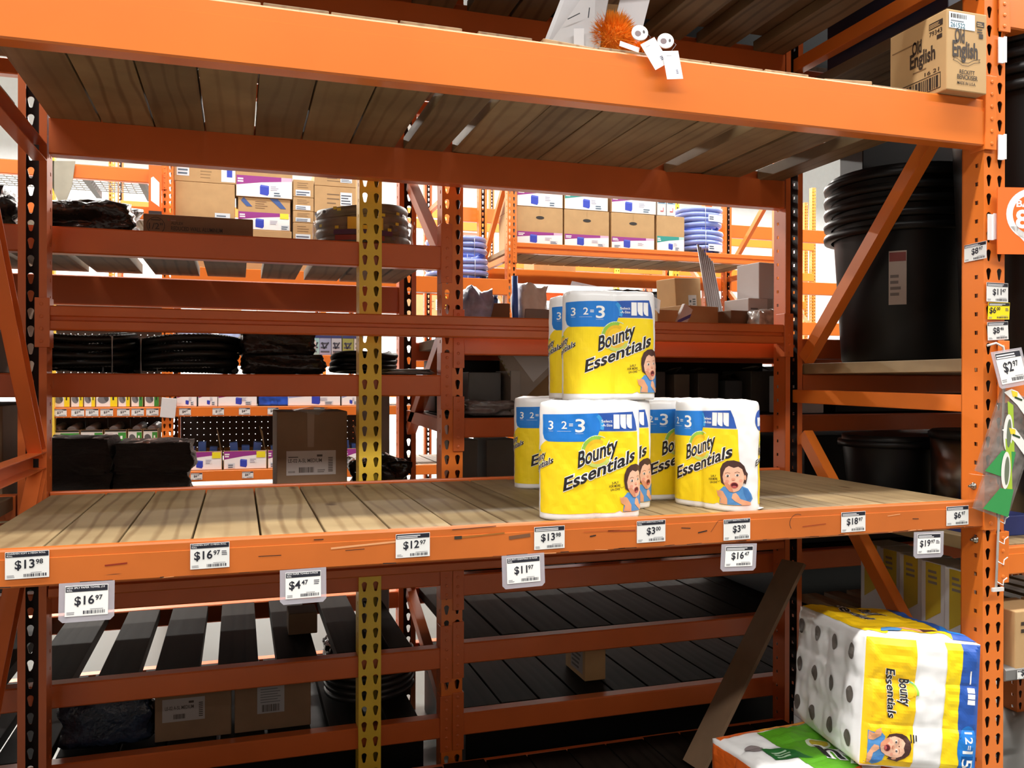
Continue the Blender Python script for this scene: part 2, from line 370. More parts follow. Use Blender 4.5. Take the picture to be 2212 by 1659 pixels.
def frame(name, label, x, yf, yb, front_me, back_me, struts, mat_=ORANGE, side=1, group=None, foot=True):
    """an upright frame: front column, back column (open sides facing), braces"""
    t = thing(name, label, 'rack frame', (x, yf, 0), group=group)
    if front_me: link('column', front_me, t, (0, 0, 0))
    if back_me: link('column', back_me, t, (0, yb-yf, 0), (0, 0, PI))
    for i, (y0, z0, y1, z1) in enumerate(struts):
        mb = MB().m(mat_); zchan(mb, (0, y0-yf, z0), (0, y1-yf, z1), .036*side); mb.build('strut', t)
    return t
def bolt(parent, p, axis='x', r=.007):
    mb = MB().m(STEEL); mb.lathe([(r*1.5, 0), (r*1.5, .002), (r, .002), (r, .009), (r*.7, .011)], 6); mb.lathe([(r*.5, .011), (r*.5, .017)], 8)
    rot = {'x': (0, -PI/2, 0), 'y': (PI/2, 0, 0)}[axis]
    return mb.build('bolt', parent, p, rot)
def beam(label, x0, x1, y, z0, z1, depth=.05, material=ORANGE, kind='step', conn=(), sgn=1, name='shelf_beam', group=None, connmat=None, stp=.036):
    """a rack beam running along x, its show face at y (sgn=1: faces -y)"""
    t = thing(name, label, 'beam', ((x0+x1)/2, y, z0), group=group)
    h = z1-z0; L = (x1-x0)/2; D = depth; r = .004
    if kind == 'step': pr = [(0, r), (0, h*.74), (.0022, h*.745), (.0022, h-r), (r, h), (.024-r*.5, h), (.024, h-r), (.024, h-stp), (D, h-stp), (D, r), (D-r, 0), (r, 0)]
    elif kind == 'groove': pr = [(0, r), (0, h*.36), (.010, h*.42), (.010, h*.55), (0, h*.60), (0, h-r), (r, h), (.026, h), (.026, h-.02), (D, h-.02), (D, r), (D-r, 0), (r, 0)]
    else: pr = [(0, r), (0, h-r), (r, h), (D-r, h), (D, h-r), (D, r), (D-r, 0), (r, 0)]
    mb = MB().m(material); mb.extx([(sgn*a, c) for a, c in pr], -L, L); mb.build('rail', t)
    for side, za, zb in conn:
        s = -1 if side == 'l' else 1; cb = MB().m(connmat or material)
        cx = s*L; xa, xb = sorted((cx-s*.002, cx+s*.034)); ya, yb = sorted((-sgn*.0055, -sgn*.0008))
        cb.box(xa, xb, ya, yb, za-z0, zb-z0)
        xa, xb = sorted((cx-s*.0045, cx-s*.0005)); ya, yb = sorted((-sgn*.0055, sgn*.048)); cb.box(xa, xb, ya, yb, za-z0, zb-z0)
        cp = cb.build('connector', t, bevel=.0012)
        n = max(2, int((zb-za)/.03)); st = MB().m(connmat or material)
        for k in range(n):
            cz = za-z0+(k+.5)*(zb-za)/n
            pts = [(r0, q) for r0, q in ((.0055, 0), (.0055, .0012), (.003, .0022))]
            s2 = MB().m(connmat or material); s2.lathe(pts, 8)
            st.raw([Vector((cx+s*.017+v[0], -sgn*(.0055+v[2]), cz+v[1])) for v in s2.v], s2.f)
        so = st.build('rivets', cp); tag(so, kind='stuff')
    return t
_pl = {}
def plank_mesh(wd, ln, th, m):
    k = (round(wd, 3), round(ln, 3), round(th, 3), m.name)
    if k not in _pl:
        mb = MB().m(m); mb.box(-wd/2, wd/2, -ln/2, ln/2, 0, th); o = mb.build('plank', bevel=.0018); _pl[k] = o.data; bpy.data.objects.remove(o)
    return _pl[k]
def deck(label, xs, y0, y1, z, th=.038, m=None, name='plank_deck', tilt=None, group=None, gapless=.0045):
    """loose planks laid front to back; xs = list of (x0, x1)"""
    m = m or WOOD; t = thing(name, label, 'shelf deck', ((xs[0][0]+xs[-1][1])/2, (y0+y1)/2, z), group=group)
    for i, (a, c) in enumerate(xs):
        o = link('plank', plank_mesh(c-a-gapless, y1-y0, th, m), t, ((a+c)/2-t.location.x, random.uniform(-.004, .004), random.uniform(-.0008, .0008)))
        if tilt and i in tilt: o.rotation_euler = tilt[i]
    return t
def even(x0, x1, n, gap=0.0):
    wd = (x1-x0+gap)/n; return [(x0+i*wd, x0+(i+1)*wd-gap) for i in range(n)]

# --- our bay
W = 2.44; DB = .884
frame('upright_frame', 'tall orange rack upright at right with price tags stuck on its front column', W+CW, .004, .958, ME_OR, ME_DO,
      [(.835, 1.492, .19, 2.195), (.89, 1.355, .06, 1.346), (.84, 1.215, .30, .60), (.89, 2.58, .06, 2.58), (.30, .56, .84, .10)], ORANGE, 1)
frame('upright_frame', 'shaded orange rack upright at the left edge with wide sloping brace', -CW, .004, .958, ME_OR, ME_DO,
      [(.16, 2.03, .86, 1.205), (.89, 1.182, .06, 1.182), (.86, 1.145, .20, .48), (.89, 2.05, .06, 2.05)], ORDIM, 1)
fl = beam('scuffed orange front beam along the lower shelf carrying the price tags', 0, W, 0, 1.014, 1.087, material=ORWORN, conn=[('r', 1.006, 1.155), ('l', 1.006, 1.155)], connmat=ORANGE, stp=.044)
bolt(fl, (W/2-.0045, .030, .108)); bolt(fl, (W/2-.0005, .027, -.038)); 
fu = beam('tall bright orange front beam across the top of the bay', 0, W, 0, 2.046, 2.172, material=ORANGE, conn=[('r', 2.036, 2.236), ('l', 2.036, 2.236)], kind='step', stp=.023)
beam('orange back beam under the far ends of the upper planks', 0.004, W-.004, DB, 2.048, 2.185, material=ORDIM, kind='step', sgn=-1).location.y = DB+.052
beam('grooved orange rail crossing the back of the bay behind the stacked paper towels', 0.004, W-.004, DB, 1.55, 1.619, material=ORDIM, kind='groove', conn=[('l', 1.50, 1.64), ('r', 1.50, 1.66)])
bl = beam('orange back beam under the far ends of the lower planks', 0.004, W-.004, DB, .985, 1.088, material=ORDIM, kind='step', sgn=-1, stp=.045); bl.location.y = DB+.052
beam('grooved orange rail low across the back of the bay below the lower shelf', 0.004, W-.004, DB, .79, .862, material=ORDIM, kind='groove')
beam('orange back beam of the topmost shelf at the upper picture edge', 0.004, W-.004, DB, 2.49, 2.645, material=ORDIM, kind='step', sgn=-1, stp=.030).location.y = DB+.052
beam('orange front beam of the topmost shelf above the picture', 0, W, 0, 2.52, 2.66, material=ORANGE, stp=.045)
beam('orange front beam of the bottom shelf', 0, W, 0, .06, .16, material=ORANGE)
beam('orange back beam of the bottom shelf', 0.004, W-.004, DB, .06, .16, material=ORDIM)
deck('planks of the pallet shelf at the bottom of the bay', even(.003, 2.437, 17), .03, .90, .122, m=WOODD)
lower = [(.006, .152), (.152, .285), (.285, .425), (.425, .561), (.561, .694), (.694, .834), (.834, .974)]+even(.974, 2.432, 11)
deck('lower shelf deck of worn pine planks lying side by side', lower, .027, .90, 1.043)
upper = [(.004, .140), (.140, .282), (.282, .421), (.421, .561), (.561, .699), (.699, .846), (.846, .989), (1.018, 1.150), (1.174, 1.314), (1.314, 1.467), (1.467, 1.614), (1.614, 1.765), (1.765, 1.896), (1.943, 2.095), (2.095, 2.247), (2.325, 2.432)]
deck('upper shelf deck of dark planks seen from below with gaps', upper, .027, .90, 2.149, m=WOOD, tilt={8: (0, .05, 0), 7: (0, 0, .008), 13: (0, -.06, 0), 14: (0, .0, 0), 15: (.0, -.05, 0)})
deck('topmost deck of widely spaced planks at the upper picture edge', [(.05, .19), (.24, .38), (.45, .60), (.66, .80), (.84, .98), (1.04, 1.18), (1.225, 1.365), (1.372, 1.502), (1.56, 1.70), (1.86, 2.005), (2.070, 2.208), (2.304, 2.432)], .027, .90, 2.615, m=WOODG)

# paint scuffs and pen marks on the lower beam
sp = Print(plane((-W/2, 0, 0), (1, 0, 0), (0, 0, 1)), base=.0006)
DK = (52, 38, 34); RD = (150, 60, 30); LT = (226, 160, 110)
for u0, v0, u1, v1, wd, c in ((.27, .0335, .31, .036, .003, (140, 45, 25)), (.555, .034, .60, .034, .0015, DK), (.665, .062, .685, .062, .002, DK), (.70, .042, .84, .049, .004, LT), (.73, .036, .77, .037, .0013, DK),
        (.965, .050, .982, .050, .007, (58, 50, 40)), (.982, .050, 1.08, .055, .0035, (160, 100, 40)), (.96, .068, 1.06, .071, .0016, DK), (1.09, .043, 1.14, .047, .008, (120, 80, 55)), (1.27, .047, 1.36, .047, .0018, (190, 90, 40)), (1.285, .036, 1.30, .038, .003, DK),
        (1.33, .046, 1.40, .044, .003, RD), (1.52, .044, 1.545, .042, .002, DK), (1.565, .030, 1.59, .034, .003, DK), (1.60, .03, 1.62, .056, .0012, (110, 60, 40)), (1.62, .056, 1.635, .058, .0012, (110, 60, 40)), (1.86, .030, 1.93, .034, .002, RD), (2.12, .045, 2.16, .048, .002, LT), (2.20, .034, 2.22, .033, .002, DK)):
    sp.stroke([(u0, v0), (u1, v1)], wd, c)
for k in range(34):
    u = random.uniform(.02, 2.4); sp.stroke([(u, .004+random.uniform(-.0015, .001)), (u+random.uniform(.006, .05), .0045+random.uniform(-.0015, .001))], random.uniform(.0008, .0022), random.choice((DK, DK, (120, 60, 40), LT)))
sp.arc(1.845, .040, .0215, .0228, math.radians(60), math.radians(215), (70, 50, 45), 0, 14)
so = sp.build('scuff_marks', fl); tag(so, kind='stuff')

# --- the racks standing back to back with ours
RY = 1.0; RB = 1.85
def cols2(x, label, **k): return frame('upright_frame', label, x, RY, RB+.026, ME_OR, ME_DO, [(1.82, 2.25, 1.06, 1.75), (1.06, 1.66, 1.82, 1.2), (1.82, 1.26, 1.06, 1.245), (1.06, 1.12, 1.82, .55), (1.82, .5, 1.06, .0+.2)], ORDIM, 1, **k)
cols2(1.2045, 'orange rack upright behind the shelf between the yellow post and the paper towels')
cols2(-1.282, 'orange rack upright of the row behind beyond the left edge')
cols2(3.72, 'orange rack upright of the row behind in the dark at right')
yp = thing('yellow_post', 'mustard yellow perforated post standing behind the back rail', 'post', (.926, .985, 0)); link('column', ME_YE, yp)
X0, X1, X2, X3 = -1.245, 1.168, 1.241, 3.683
def rbeam(side, z0, z1, label, cn=True):
    a, c = (X0, X1) if side == 'l' else (X1+.073, X3)
    beam(label, a, c, RY, z0, z1, material=ORDIM, kind='box', conn=[('r' if side == 'l' else 'l', z0-.045, z1+.075)] if cn else [])
    beam(label.replace('near', 'far'), a, c, RB+.02, z0-(.085 if z0 == 1.784 else 0), z1-(.05 if z0 == 1.784 else 0), material=ORDIM, kind='box', sgn=-1)
rbeam('l', 1.784, 1.863, 'orange near beam under the wrapped coil and the long brown carton')
rbeam('l', 1.357, 1.428, 'orange near beam under the black corrugated coils')
rbeam('l', .915, .985, 'orange near beam hidden behind the lower deck at left')
rbeam('l', .717, .779, 'orange near beam just below the lower shelf at left')
rbeam('l', .436, .507, 'orange near beam with bright floor gaps behind it at lower left')
rbeam('l', .201, .270, 'orange near beam in front of the dark labelled cartons at bottom left')
rbeam('r', 1.497, 1.575, 'orange near beam right below the grooved rail at right')
rbeam('r', 1.215, 1.281, 'orange near beam in front of the dark cartons beside the paper towels')
rbeam('r', .677, .750, 'orange near beam just below the lower shelf at right')
rbeam('r', .446, .517, 'orange near beam above the small brown carton at bottom right')
rbeam('r', .203, .278, 'orange near beam under the small brown carton at bottom right')
deck('gapped planks under the wrapped coil', [(-1.24, -1.06), (-1.03, -.85), (-.83, -.65), (-.6, -.42), (-.40, -.22), (-.2, -.03), (-.01, .16), (.20, .37), (.395, .545), (.60, .74), (.77, .91), (.915, 1.06), (1.065, 1.16)], 1.0505, 1.8195, 1.826, m=WOODG)
deck('planks under the black corrugated coils', even(-1.24, 1.16, 16, .01), 1.0505, 1.8195, 1.39, m=WOODG)
deck('grey planks under the dark wrapped bundles', even(-1.24, 1.16, 16, .004), 1.0505, 1.8195, .949, m=WOOD)
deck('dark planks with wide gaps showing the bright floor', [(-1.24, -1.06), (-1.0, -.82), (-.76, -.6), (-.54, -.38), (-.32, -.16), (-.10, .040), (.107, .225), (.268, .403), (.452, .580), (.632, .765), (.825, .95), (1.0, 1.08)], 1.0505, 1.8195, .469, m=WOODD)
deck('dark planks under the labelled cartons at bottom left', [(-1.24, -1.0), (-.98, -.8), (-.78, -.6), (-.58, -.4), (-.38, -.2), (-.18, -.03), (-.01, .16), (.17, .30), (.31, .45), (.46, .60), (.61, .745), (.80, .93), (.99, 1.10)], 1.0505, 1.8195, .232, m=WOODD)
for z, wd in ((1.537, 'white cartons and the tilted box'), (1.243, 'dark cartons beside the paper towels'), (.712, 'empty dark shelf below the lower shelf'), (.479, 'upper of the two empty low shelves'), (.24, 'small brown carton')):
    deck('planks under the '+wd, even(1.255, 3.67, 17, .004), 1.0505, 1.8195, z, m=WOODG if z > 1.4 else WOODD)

# ------------------------------------------------------------------ paper towel packs
YEL = (255, 222, 26); BLU = (28, 124, 214); DBL = (42, 88, 176); INKB = (34, 32, 36); WHT = (246, 246, 246)
def baby(P, u0, v0, k, L=6, rot=0):
    """the printed picture of a laughing baby in a blue shirt, k = width in metres"""
    cs, sn = math.cos(rot), math.sin(rot)
    def q(pts): return [(u0+((x-690)/490*k)*cs-((1475-y)/490*k)*sn, v0+((x-690)/490*k)*sn+((1475-y)/490*k)*cs) for x, y in pts]
    def pl(pts, c, l): P.poly(q(pts), c, L+l)
    def el(x, y, a, b, c, l): (o,) = q([(x, y)]); P.ell(o[0], o[1], a/490*k, b/490*k, c, L+l, 18, rot)
    pl([(735, 1475), (750, 1380), (735, 1300), (800, 1235), (860, 1250), (900, 1300), (960, 1300), (1035, 1225), (1110, 1255), (1165, 1335), (1190, 1395), (1165, 1425), (1120, 1475)], (84, 146, 208), 0)
    pl([(1040, 1240), (1105, 1265), (1150, 1340), (1165, 1400), (1100, 1420), (1060, 1330)], (66, 124, 190), 1)
    pl([(690, 1282), (712, 1302), (742, 1286), (790, 1300), (822, 1352), (850, 1396), (850, 1472), (742, 1466), (760, 1398), (712, 1366)], (222, 160, 120), 2)
    pl([(905, 1385), (918, 1326), (955, 1312), (985, 1345), (1015, 1395), (1150, 1436), (1160, 1475), (1040, 1475), (950, 1425)], (228, 170, 134), 2)
    pl([(765, 1190), (748, 1090), (752, 1010), (785, 935), (845, 895), (930, 885), (1010, 908), (1062, 960), (1088, 1030), (1112, 1062), (1100, 1120), (1082, 1200), (1058, 1180), (850, 1240)], (74, 46, 42), 3)
    pl([(802, 1045), (828, 990), (868, 962), (930, 985), (985, 968), (1035, 1000), (1060, 1075), (1056, 1150), (1034, 1222), (992, 1282), (930, 1308), (880, 1298), (832, 1245), (800, 1185), (786, 1110)], (236, 186, 158), 4)
    pl([(800, 1185), (832, 1245), (880, 1298), (930, 1308), (900, 1230), (846, 1180)], (216, 146, 112), 5)
    el(1072, 1112, 16, 34, (222, 160, 128), 4); el(925, 1135, 26, 20, (222, 158, 130), 5); el(925, 1146, 18, 6, (196, 124, 100), 6)
    for x, y in ((855, 1092), (972, 1080)):
        el(x, y, 25, 16, (242, 236, 232), 5); el(x+1, y, 14, 15, (52, 36, 34), 6); el(x-3, y-5, 4, 4, WHT, 7)
        P.stroke(q([(x-32, y-32), (x, y-44), (x+32, y-34)]), .010*k, (128, 84, 66), L+6)
    el(936, 1214, 50, 42, (206, 110, 96), 5); el(938, 1212, 40, 32, (92, 28, 34), 6); el(938, 1232, 26, 13, (204, 96, 98), 7)
    el(850, 1165, 26, 20, (232, 160, 136), 5); el(1016, 1150, 22, 20, (232, 160, 136), 5)
    P.stroke(q([(700, 1168), (720, 1180), (748, 1160)]), .008*k, INKB, L)
def squares(P, u0, v0, w_, h, L):
    for k in range(3):
        a = u0+k*w_/3; c = a+w_/3*.88
        P.poly([(a, v0+h*.0), (a, v0+h), (c, v0+h), (c, v0-(.0 if k == 0 else .0)), (a+w_/3*.45, v0)] if k == 0 else [(a, v0+h*.35), (a, v0+h), (c, v0+h), (c, v0), (a+w_/3*.55, v0), (a+w_/3*.15, v0+h*.12)], WHT, L)
def logo(P, u, v, k, L, rise=.40, ring=True):
    """the brand lettering, k = 1 at the size on a small pack"""
    if ring:
        for r0, r1, a0, a1, c in ((.030, .0385, 75, 205, (150, 200, 70)), (.0345, .0385, 150, 215, (60, 160, 190)), (.0375, .0395, 60, 215, (220, 240, 200)), (.022, .030, 60, 200, (236, 190, 40)), (.0, .022, 0, 360, (252, 206, 40)), (.028, .036, 215, 330, (200, 216, 110)), (.022, .028, 225, 320, (240, 190, 60))):
            P.arc(u+.046*k, v+.035*k, r0*k, r1*k, math.radians(a0), math.radians(a1), c, L, 20)
    for off, c, l in ((.062, WHT, 1), (.022, INKB, 2)):
        P.text('Bounty', u-.001*k, v-.001*k, .037*k, c, L+l, .096*k, rise=rise*.98, shear=.05, off=off)
        P.text('Essentials', u-.035*k, v-.055*k, .031*k, c, L+l, .177*k, rise=rise*.98, shear=.10, off=off)
RW = .061; HP = .275
def pack_surf(u, v, h, seed=0.0):
    """outside of the wrapped pair of rolls; u runs round it from the front middle, v up"""
    per = 4*RW+2*PI*RW; uu = (u+per/2) % per-per/2; back = 1
    r = RW+h
    t = min(1, max(0, (HP-v)/.016)); top = 1-.20*(1-math.sqrt(max(0, 1-(1-t)**2))) if v > HP-.016 else 1
    t2 = min(1, max(0, v/.007)); bot = 1-.07*(1-t2)**2
    k = top*bot
    wr = .0016*noise.noise(Vector((u*22+v*16, v*9-u*8, seed)))+.0010*noise.noise(Vector((u*60, v*50, seed+4)))+.003*noise.noise(Vector((u*9, 0.3, seed+8)))*max(0, (v-.22)/.05)
    r += wr
    au = abs(uu); sg = 1 if uu >= 0 else -1
    q = RW
    if au <= q: x = uu; y = -r+.0045*math.exp(-(uu/.011)**2)*(.5+1.2*abs(v-.14)/.14)
    elif au <= q+PI*RW:
        ph = (au-q)/RW; x = sg*(RW+r*math.sin(ph)); y = -r*math.cos(ph)
    else: x = sg*(RW-(au-q-PI*RW)); y = r
    z = v+(.004*noise.noise(Vector((u*14, 2.2, seed))) if v > HP-.02 else 0)
    return Vector((x*(.92+.08*k), y*k, z))
def build_pack():
    t = thing('paper_towel_pack', 'x', 'paper towels')
    per = 4*RW+2*PI*RW; nu = 128; vs = [0, .004, .008, .016]+[.024+i*.0059 for i in range(40)]+[.262, .266, .2695, .2725, .275]
    mb = MB().m(FILM); v = [pack_surf(-per/2+per*i/nu, z, 0) for z in vs for i in range(nu)]
    f = [(j*nu+i, j*nu+(i+1) % nu, (j+1)*nu+(i+1) % nu, (j+1)*nu+i) for j in range(len(vs)-1) for i in range(nu)]
    n0 = len(v); v += [Vector((0, 0, HP+.002)), Vector((0, 0, .002))]; J = len(vs)-1
    ring = []
    for i in range(nu): p = v[J*nu+i]; ring.append(Vector((p.x*.8, p.y*.45, HP+.004+.004*noise.noise(p*30))))
    v += ring
    for i in range(nu): f.append((J*nu+i, J*nu+(i+1) % nu, n0+2+(i+1) % nu, n0+2+i)); f.append((n0+2+i, n0+2+(i+1) % nu, n0)); f.append(((i+1) % nu, i, n0+1))
    mb.raw(v, f, True); root = t; t = mb.build('wrapper', t)
    A = dict(strip=.006, dv=.012, base=.0007, step=.00022)
    P = Print(pack_surf, **A)
    # yellow field, its right edge gently curved, its foot notched under the picture
    P.poly([(-.150, .0150), (.045, .0160), (.058, .0205), (.064, .0165), (.121, .0165), (.118, .100), (.1125, .150), (.1105, .206), (.006, .207), (-.128, .184), (-.150, .17)], YEL, 0)
    P.poly([(-.118, .184), (-.130, .190), (-.136, .202), (-.137, .247), (.004, .250), (.006, .207), (-.03, .184)], BLU, 1)
    P.poly([(-.03, .184), (.006, .207), (.004, .250), (.012, .236), (.010, .215), (.004, .198), (-.006, .186)], BLU, 1)
    P.poly([(.004, .250), (.093, .2535), (.101, .235), (.108, .2085), (.008, .2085), (.011, .222)], DBL, 1)
    P.arc(-.02, .22, .030, .038, math.radians(-15), math.radians(46), (60, 160, 226), 2, 12)
    P.text('3', -.052, .2065, .0305, WHT, 3, .0235, off=.012); P.text('2', -.084, .2145, .0175, WHT, 3, .0125, off=.012); P.text('=', -.067, .217, .0125, WHT, 3, .0095, off=.012)
    P.text('3', -.117, .2125, .020, WHT, 3, .0135, off=.012)
    for a, c in ((-.094, -.062), (-.052, -.032), (-.116, -.104)): P.rect(a, .2085-.006*(a > -.06), c, .2090-.006*(a > -.06), WHT, 3)
    P.text('Select', .012, .2285, .0062, WHT, 3, .026, off=.012); P.text('-A-Size', .012, .2190, .0062, WHT, 3, .026, off=.012)
    squares(P, .041, .2135, .050, .0335, 3)
    P.build('printed_bands', t)
    P = Print(pack_surf, **A); logo(P, -.045, .124, 1, 4); 
    P.text('2-PLY', .037, .083, .0055, INKB, 4, .017, off=.012, rise=.1); P.text('FOR MORE', .031, .075, .0055, INKB, 4, .027, off=.012, rise=.1); P.text('UH-OHS', .034, .067, .0055, INKB, 4, .023, off=.012, rise=.1)
    # the smaller repeat on either narrow side
    logo(P, -.172, .128, .48, 4)
    P.build('lettering', t)
    P = Print(pack_surf, **A); baby(P, .056, .018, .0925); P.build('baby_picture', t)
    P = Print(pack_surf, **A)
    P.poly([(.178, .016), (.245, .016), (.245, .20), (.186, .20), (.175, .11)], YEL, 0)
    P.ell(.186, .228, .026, .026, DBL, 1); squares(P, .170, .213, .032, .022, 2)
    logo(P, .178, .140, .5, 4)
    P.build('side_label', t)
    return root
def copy_tree(o, parent=None):
    c = o.copy(); COL.objects.link(c)
    if parent: c.parent = parent
    for ch in list(o.children): copy_tree(ch, c)
    return c
pk = build_pack(); used = [0]
def pack(x, y, z, deg, label):
    o = copy_tree(pk) if used[0] else pk; used[0] = 1
    o.location = (x, y, z); o.rotation_euler = (0, 0, math.radians(deg)); o['label'] = label; o['group'] = 'small paper towel packs on the lower shelf'
DT = 1.0815
pack(1.322, .092, DT, -6.8, 'paper towel two-pack nearest the viewer, bottom front of the pile, baby face in full')
pack(1.420, .225, DT, -6, 'paper towel two-pack squeezed behind the front one, right strip with half a baby showing')
pack(1.430, .222, DT+.2785, -7, 'paper towel two-pack standing alone on top of the pile, whole front showing')
pack(1.446, .365, DT+.2785, -7, 'upper paper towel two-pack hidden behind the top one, only its left edge showing')
pack(1.446, .365, DT, -7, 'lower paper towel two-pack in the middle of the pile, almost fully hidden')
pack(1.446, .672, DT, -9, 'paper towel two-pack at the far left of the pile, standing back near the rail')
pack(1.672, .345, DT, -6, 'dim paper towel two-pack between the front pile and the right-hand pack')
pack(1.706, .152, DT, -72, 'paper towel two-pack at the right of the pile, turned, white side showing')
# torn flap of film under the turned pack
mb = MB().m(FILM); mb.raw([(1.70, .075, DT+.003), (1.765, .045, DT+.004), (1.80, .075, DT+.003), (1.77, .10, DT+.006), (1.74, .052, DT+.009)], [(0, 1, 4), (1, 2, 4), (2, 3, 4), (3, 0, 4)])
o = mb.build('wrapper_flap'); o.parent = pk.children[0].parent; 
fl_ = [x for x in bpy.data.objects if x.get('label', '').startswith('paper towel two-pack at the right')][0]
o.parent = fl_; bpy.context.view_layer.update(); o.matrix_parent_inverse = fl_.matrix_world.inverted()

# loose ends of film standing off the top pack
tp_ = [x for x in bpy.data.objects if x.get('label', '').startswith('paper towel two-pack standing alone')][0]
LOOSE = mat('loose_film', (205, 202, 206), .15, .08, alpha=.62)
for pts in ([(-.118, -.03, .268), (-.098, .0, .305), (-.03, .01, .292), (.02, -.02, .280), (-.06, -.045, .274)], [(.112, -.01, .272), (.150, .02, .262), (.146, .02, .226), (.124, -.005, .236)]):
    mb = MB().m(LOOSE); mb.poly(pts); mb.build('loose_film', tp_)

# the big twelve-roll pack lying on its side at the bottom right
def softbox_surf(LX, LY, LZ, nx, ny, nz, seed, bulge=.006):
    def f(face, a, c, h=0):
        # a, c in metres on that face
        if face == 'front': p = Vector((a, 0, c)); n = Vector((0, -1, 0)); e = (a/LX, c/LZ); k = (1, nz)
        elif face == 'left': p = Vector((0, LY-a, c)); n = Vector((-1, 0, 0)); e = (a/LY, c/LZ); k = (ny, nz)
        elif face == 'top': p = Vector((a, c, LZ)); n = Vector((0, 0, 1)); e = (a/LX, c/LY); k = (1, ny)
        elif face == 'right': p = Vector((LX, a, c)); n = Vector((1, 0, 0)); e = (a/LY, c/LZ); k = (ny, nz)
        elif face == 'back': p = Vector((LX-a, LY, c)); n = Vector((0, 1, 0)); e = (a/LX, c/LZ); k = (1, nz)
        else: p = Vector((LX-a, c, 0)); n = Vector((0, 0, -1)); e = (a/LX, c/LY); k = (1, ny)
        edge = min(1, 14*min(e[0], 1-e[0], e[1], 1-e[1]))
        d = bulge*(abs(math.sin(PI*k[0]*e[0])) ** .5 if k[0] > 1 else 1)*(abs(math.sin(PI*k[1]*e[1])) ** .5)*edge
        q = p*16; d += edge*(.006*noise.noise(q+Vector((seed, 0, 0)))+.003*noise.noise(q*2.7))
        pull = 1-edge
        p2 = p+n*(d+h)
        ctr = Vector((LX/2, LY/2, LZ/2)); p2 = p2+(ctr-p2)*.03*pull
        return p2
    return f
def softbox(t, name, LX, LY, LZ, f, m):
    mb = MB().m(m)
    for face, A, B in (('front', LX, LZ), ('left', LY, LZ), ('top', LX, LY), ('right', LY, LZ), ('back', LX, LZ), ('bottom', LX, LY)):
        na = max(8, int(A/.008)); nb = max(8, int(B/.008))
        v = [f(face, A*i/na, B*j/nb) for j in range(nb+1) for i in range(na+1)]
        mb.raw(v, [(j*(na+1)+i, j*(na+1)+i+1, (j+1)*(na+1)+i+1, (j+1)*(na+1)+i) for j in range(nb) for i in range(na)], True)
    return mb.build(name, t)
def big_pack(name_label, loc, rot):
    LX, LY, LZ = .318, .43, .335
    f = softbox_surf(LX, LY, LZ, 1, 4, 3, 3.0)
    t = thing('paper_towel_bundle', name_label, 'paper towels', loc, rot)
    root = t; t = softbox(t, 'wrapper', LX, LY, LZ, f, FILM)
    G = dict(strip=.008, dv=.008, base=.0016, step=.0004); FS = LX/.335
    for j in range(3):
        for i in range(4): P = Print(lambda u, v, h: f('left', u, v, h), **G); P.ell(LY*(i+.5)/4, LZ*(j+.5)/3, .017, .0215, (96, 90, 84), 0); P.build('roll_core', t)
    P = Print(lambda u, v, h: f('front', u*FS, v, h), **G)
    P.rect(.0, .004, .145, .333, (255, 208, 24), 0); P.rect(.228, .004, .29, .333, YEL, 0)
    P.poly([(.276, .004), (.268, .16), (.276, .333), (.334, .333), (.334, .004)], DBL, 1)
    P.ell(.300, .068, .032, .055, BLU, 2); P.rect(.276, .006, .328, .05, BLU, 2)
    # lettering turned on its side, reading downwards
    for st, uu, vv, hh, ww in (('12', .289, .108, .022, .028), ('=', .292, .077, .016, .012), ('15', .284, .062, .032, .046)): P.text(st, uu, vv, hh, WHT, 3, ww, rot=-PI/2, off=.012)
    for k in range(3): P.rect(.292, .178+k*.0145, .312, .190+k*.0145, WHT, 3)
    P.rect(.298, .228, .302, .262, WHT, 3)
    P.build('printed_bands', t)
    P = Print(lambda u, v, h: f('front', *(lambda a, c: (.082+c, .262-a))(u, v), h), **G); logo(P, .032, .012, .70, 4, rise=.10); P.lines(.170, .048, .19, .066, 3, INKB, 4); P.build('lettering', t)
    P = Print(lambda u, v, h: f('front', *(lambda a, c: (.016+c, .105-a))(u, v), h), **G); baby(P, .0, .0, .095); P.build('baby_picture', t)
    P = Print(lambda u, v, h: f('top', u, v, h), **G)
    P.poly([(.004, .425), (.006, .20), (.012, .03), (.07, .022), (.085, .048), (.22, .045), (.245, .01), (.262, .16), (.262, .425)], (255, 208, 24), 0); P.poly([(.245, .01), (.262, .16), (.262, .425), (.313, .425), (.313, .01)], DBL, 1)
    P.poly([(.262, .10), (.29, .16), (.313, .12), (.313, .03), (.27, .05)], BLU, 2)
    P.build('top_bands', t)
    P = Print(lambda u, v, h: f('top', *(lambda a, c: (.128-.35*0+c, .425-a))(u, v), h), **G)
    logo(P, .05, .02, 1.25, 4, rise=.10, ring=False); P.build('top_lettering', t)
    P = Print(lambda u, v, h: f('top', *(lambda a, c: (.06+a, .04+c))(u, v), h), **G)
    P.poly([(0, 0), (.02, .035), (.06, .045), (.07, .02), (.05, 0)], (84, 146, 208), 3); P.poly([(.06, .04), (.09, .06), (.14, .05), (.13, .02), (.08, .015)], (222, 160, 120), 3); P.poly([(.13, .05), (.16, .055), (.18, .03), (.13, .02)], (74, 46, 42), 4)
    P.build('top_picture', t)
    return root
big_pack('big twelve-roll paper towel bundle lying on its side with grey roll ends facing left', (2.022, -.010, .424), (math.radians(-4.5), math.radians(5.5), math.radians(-14)))
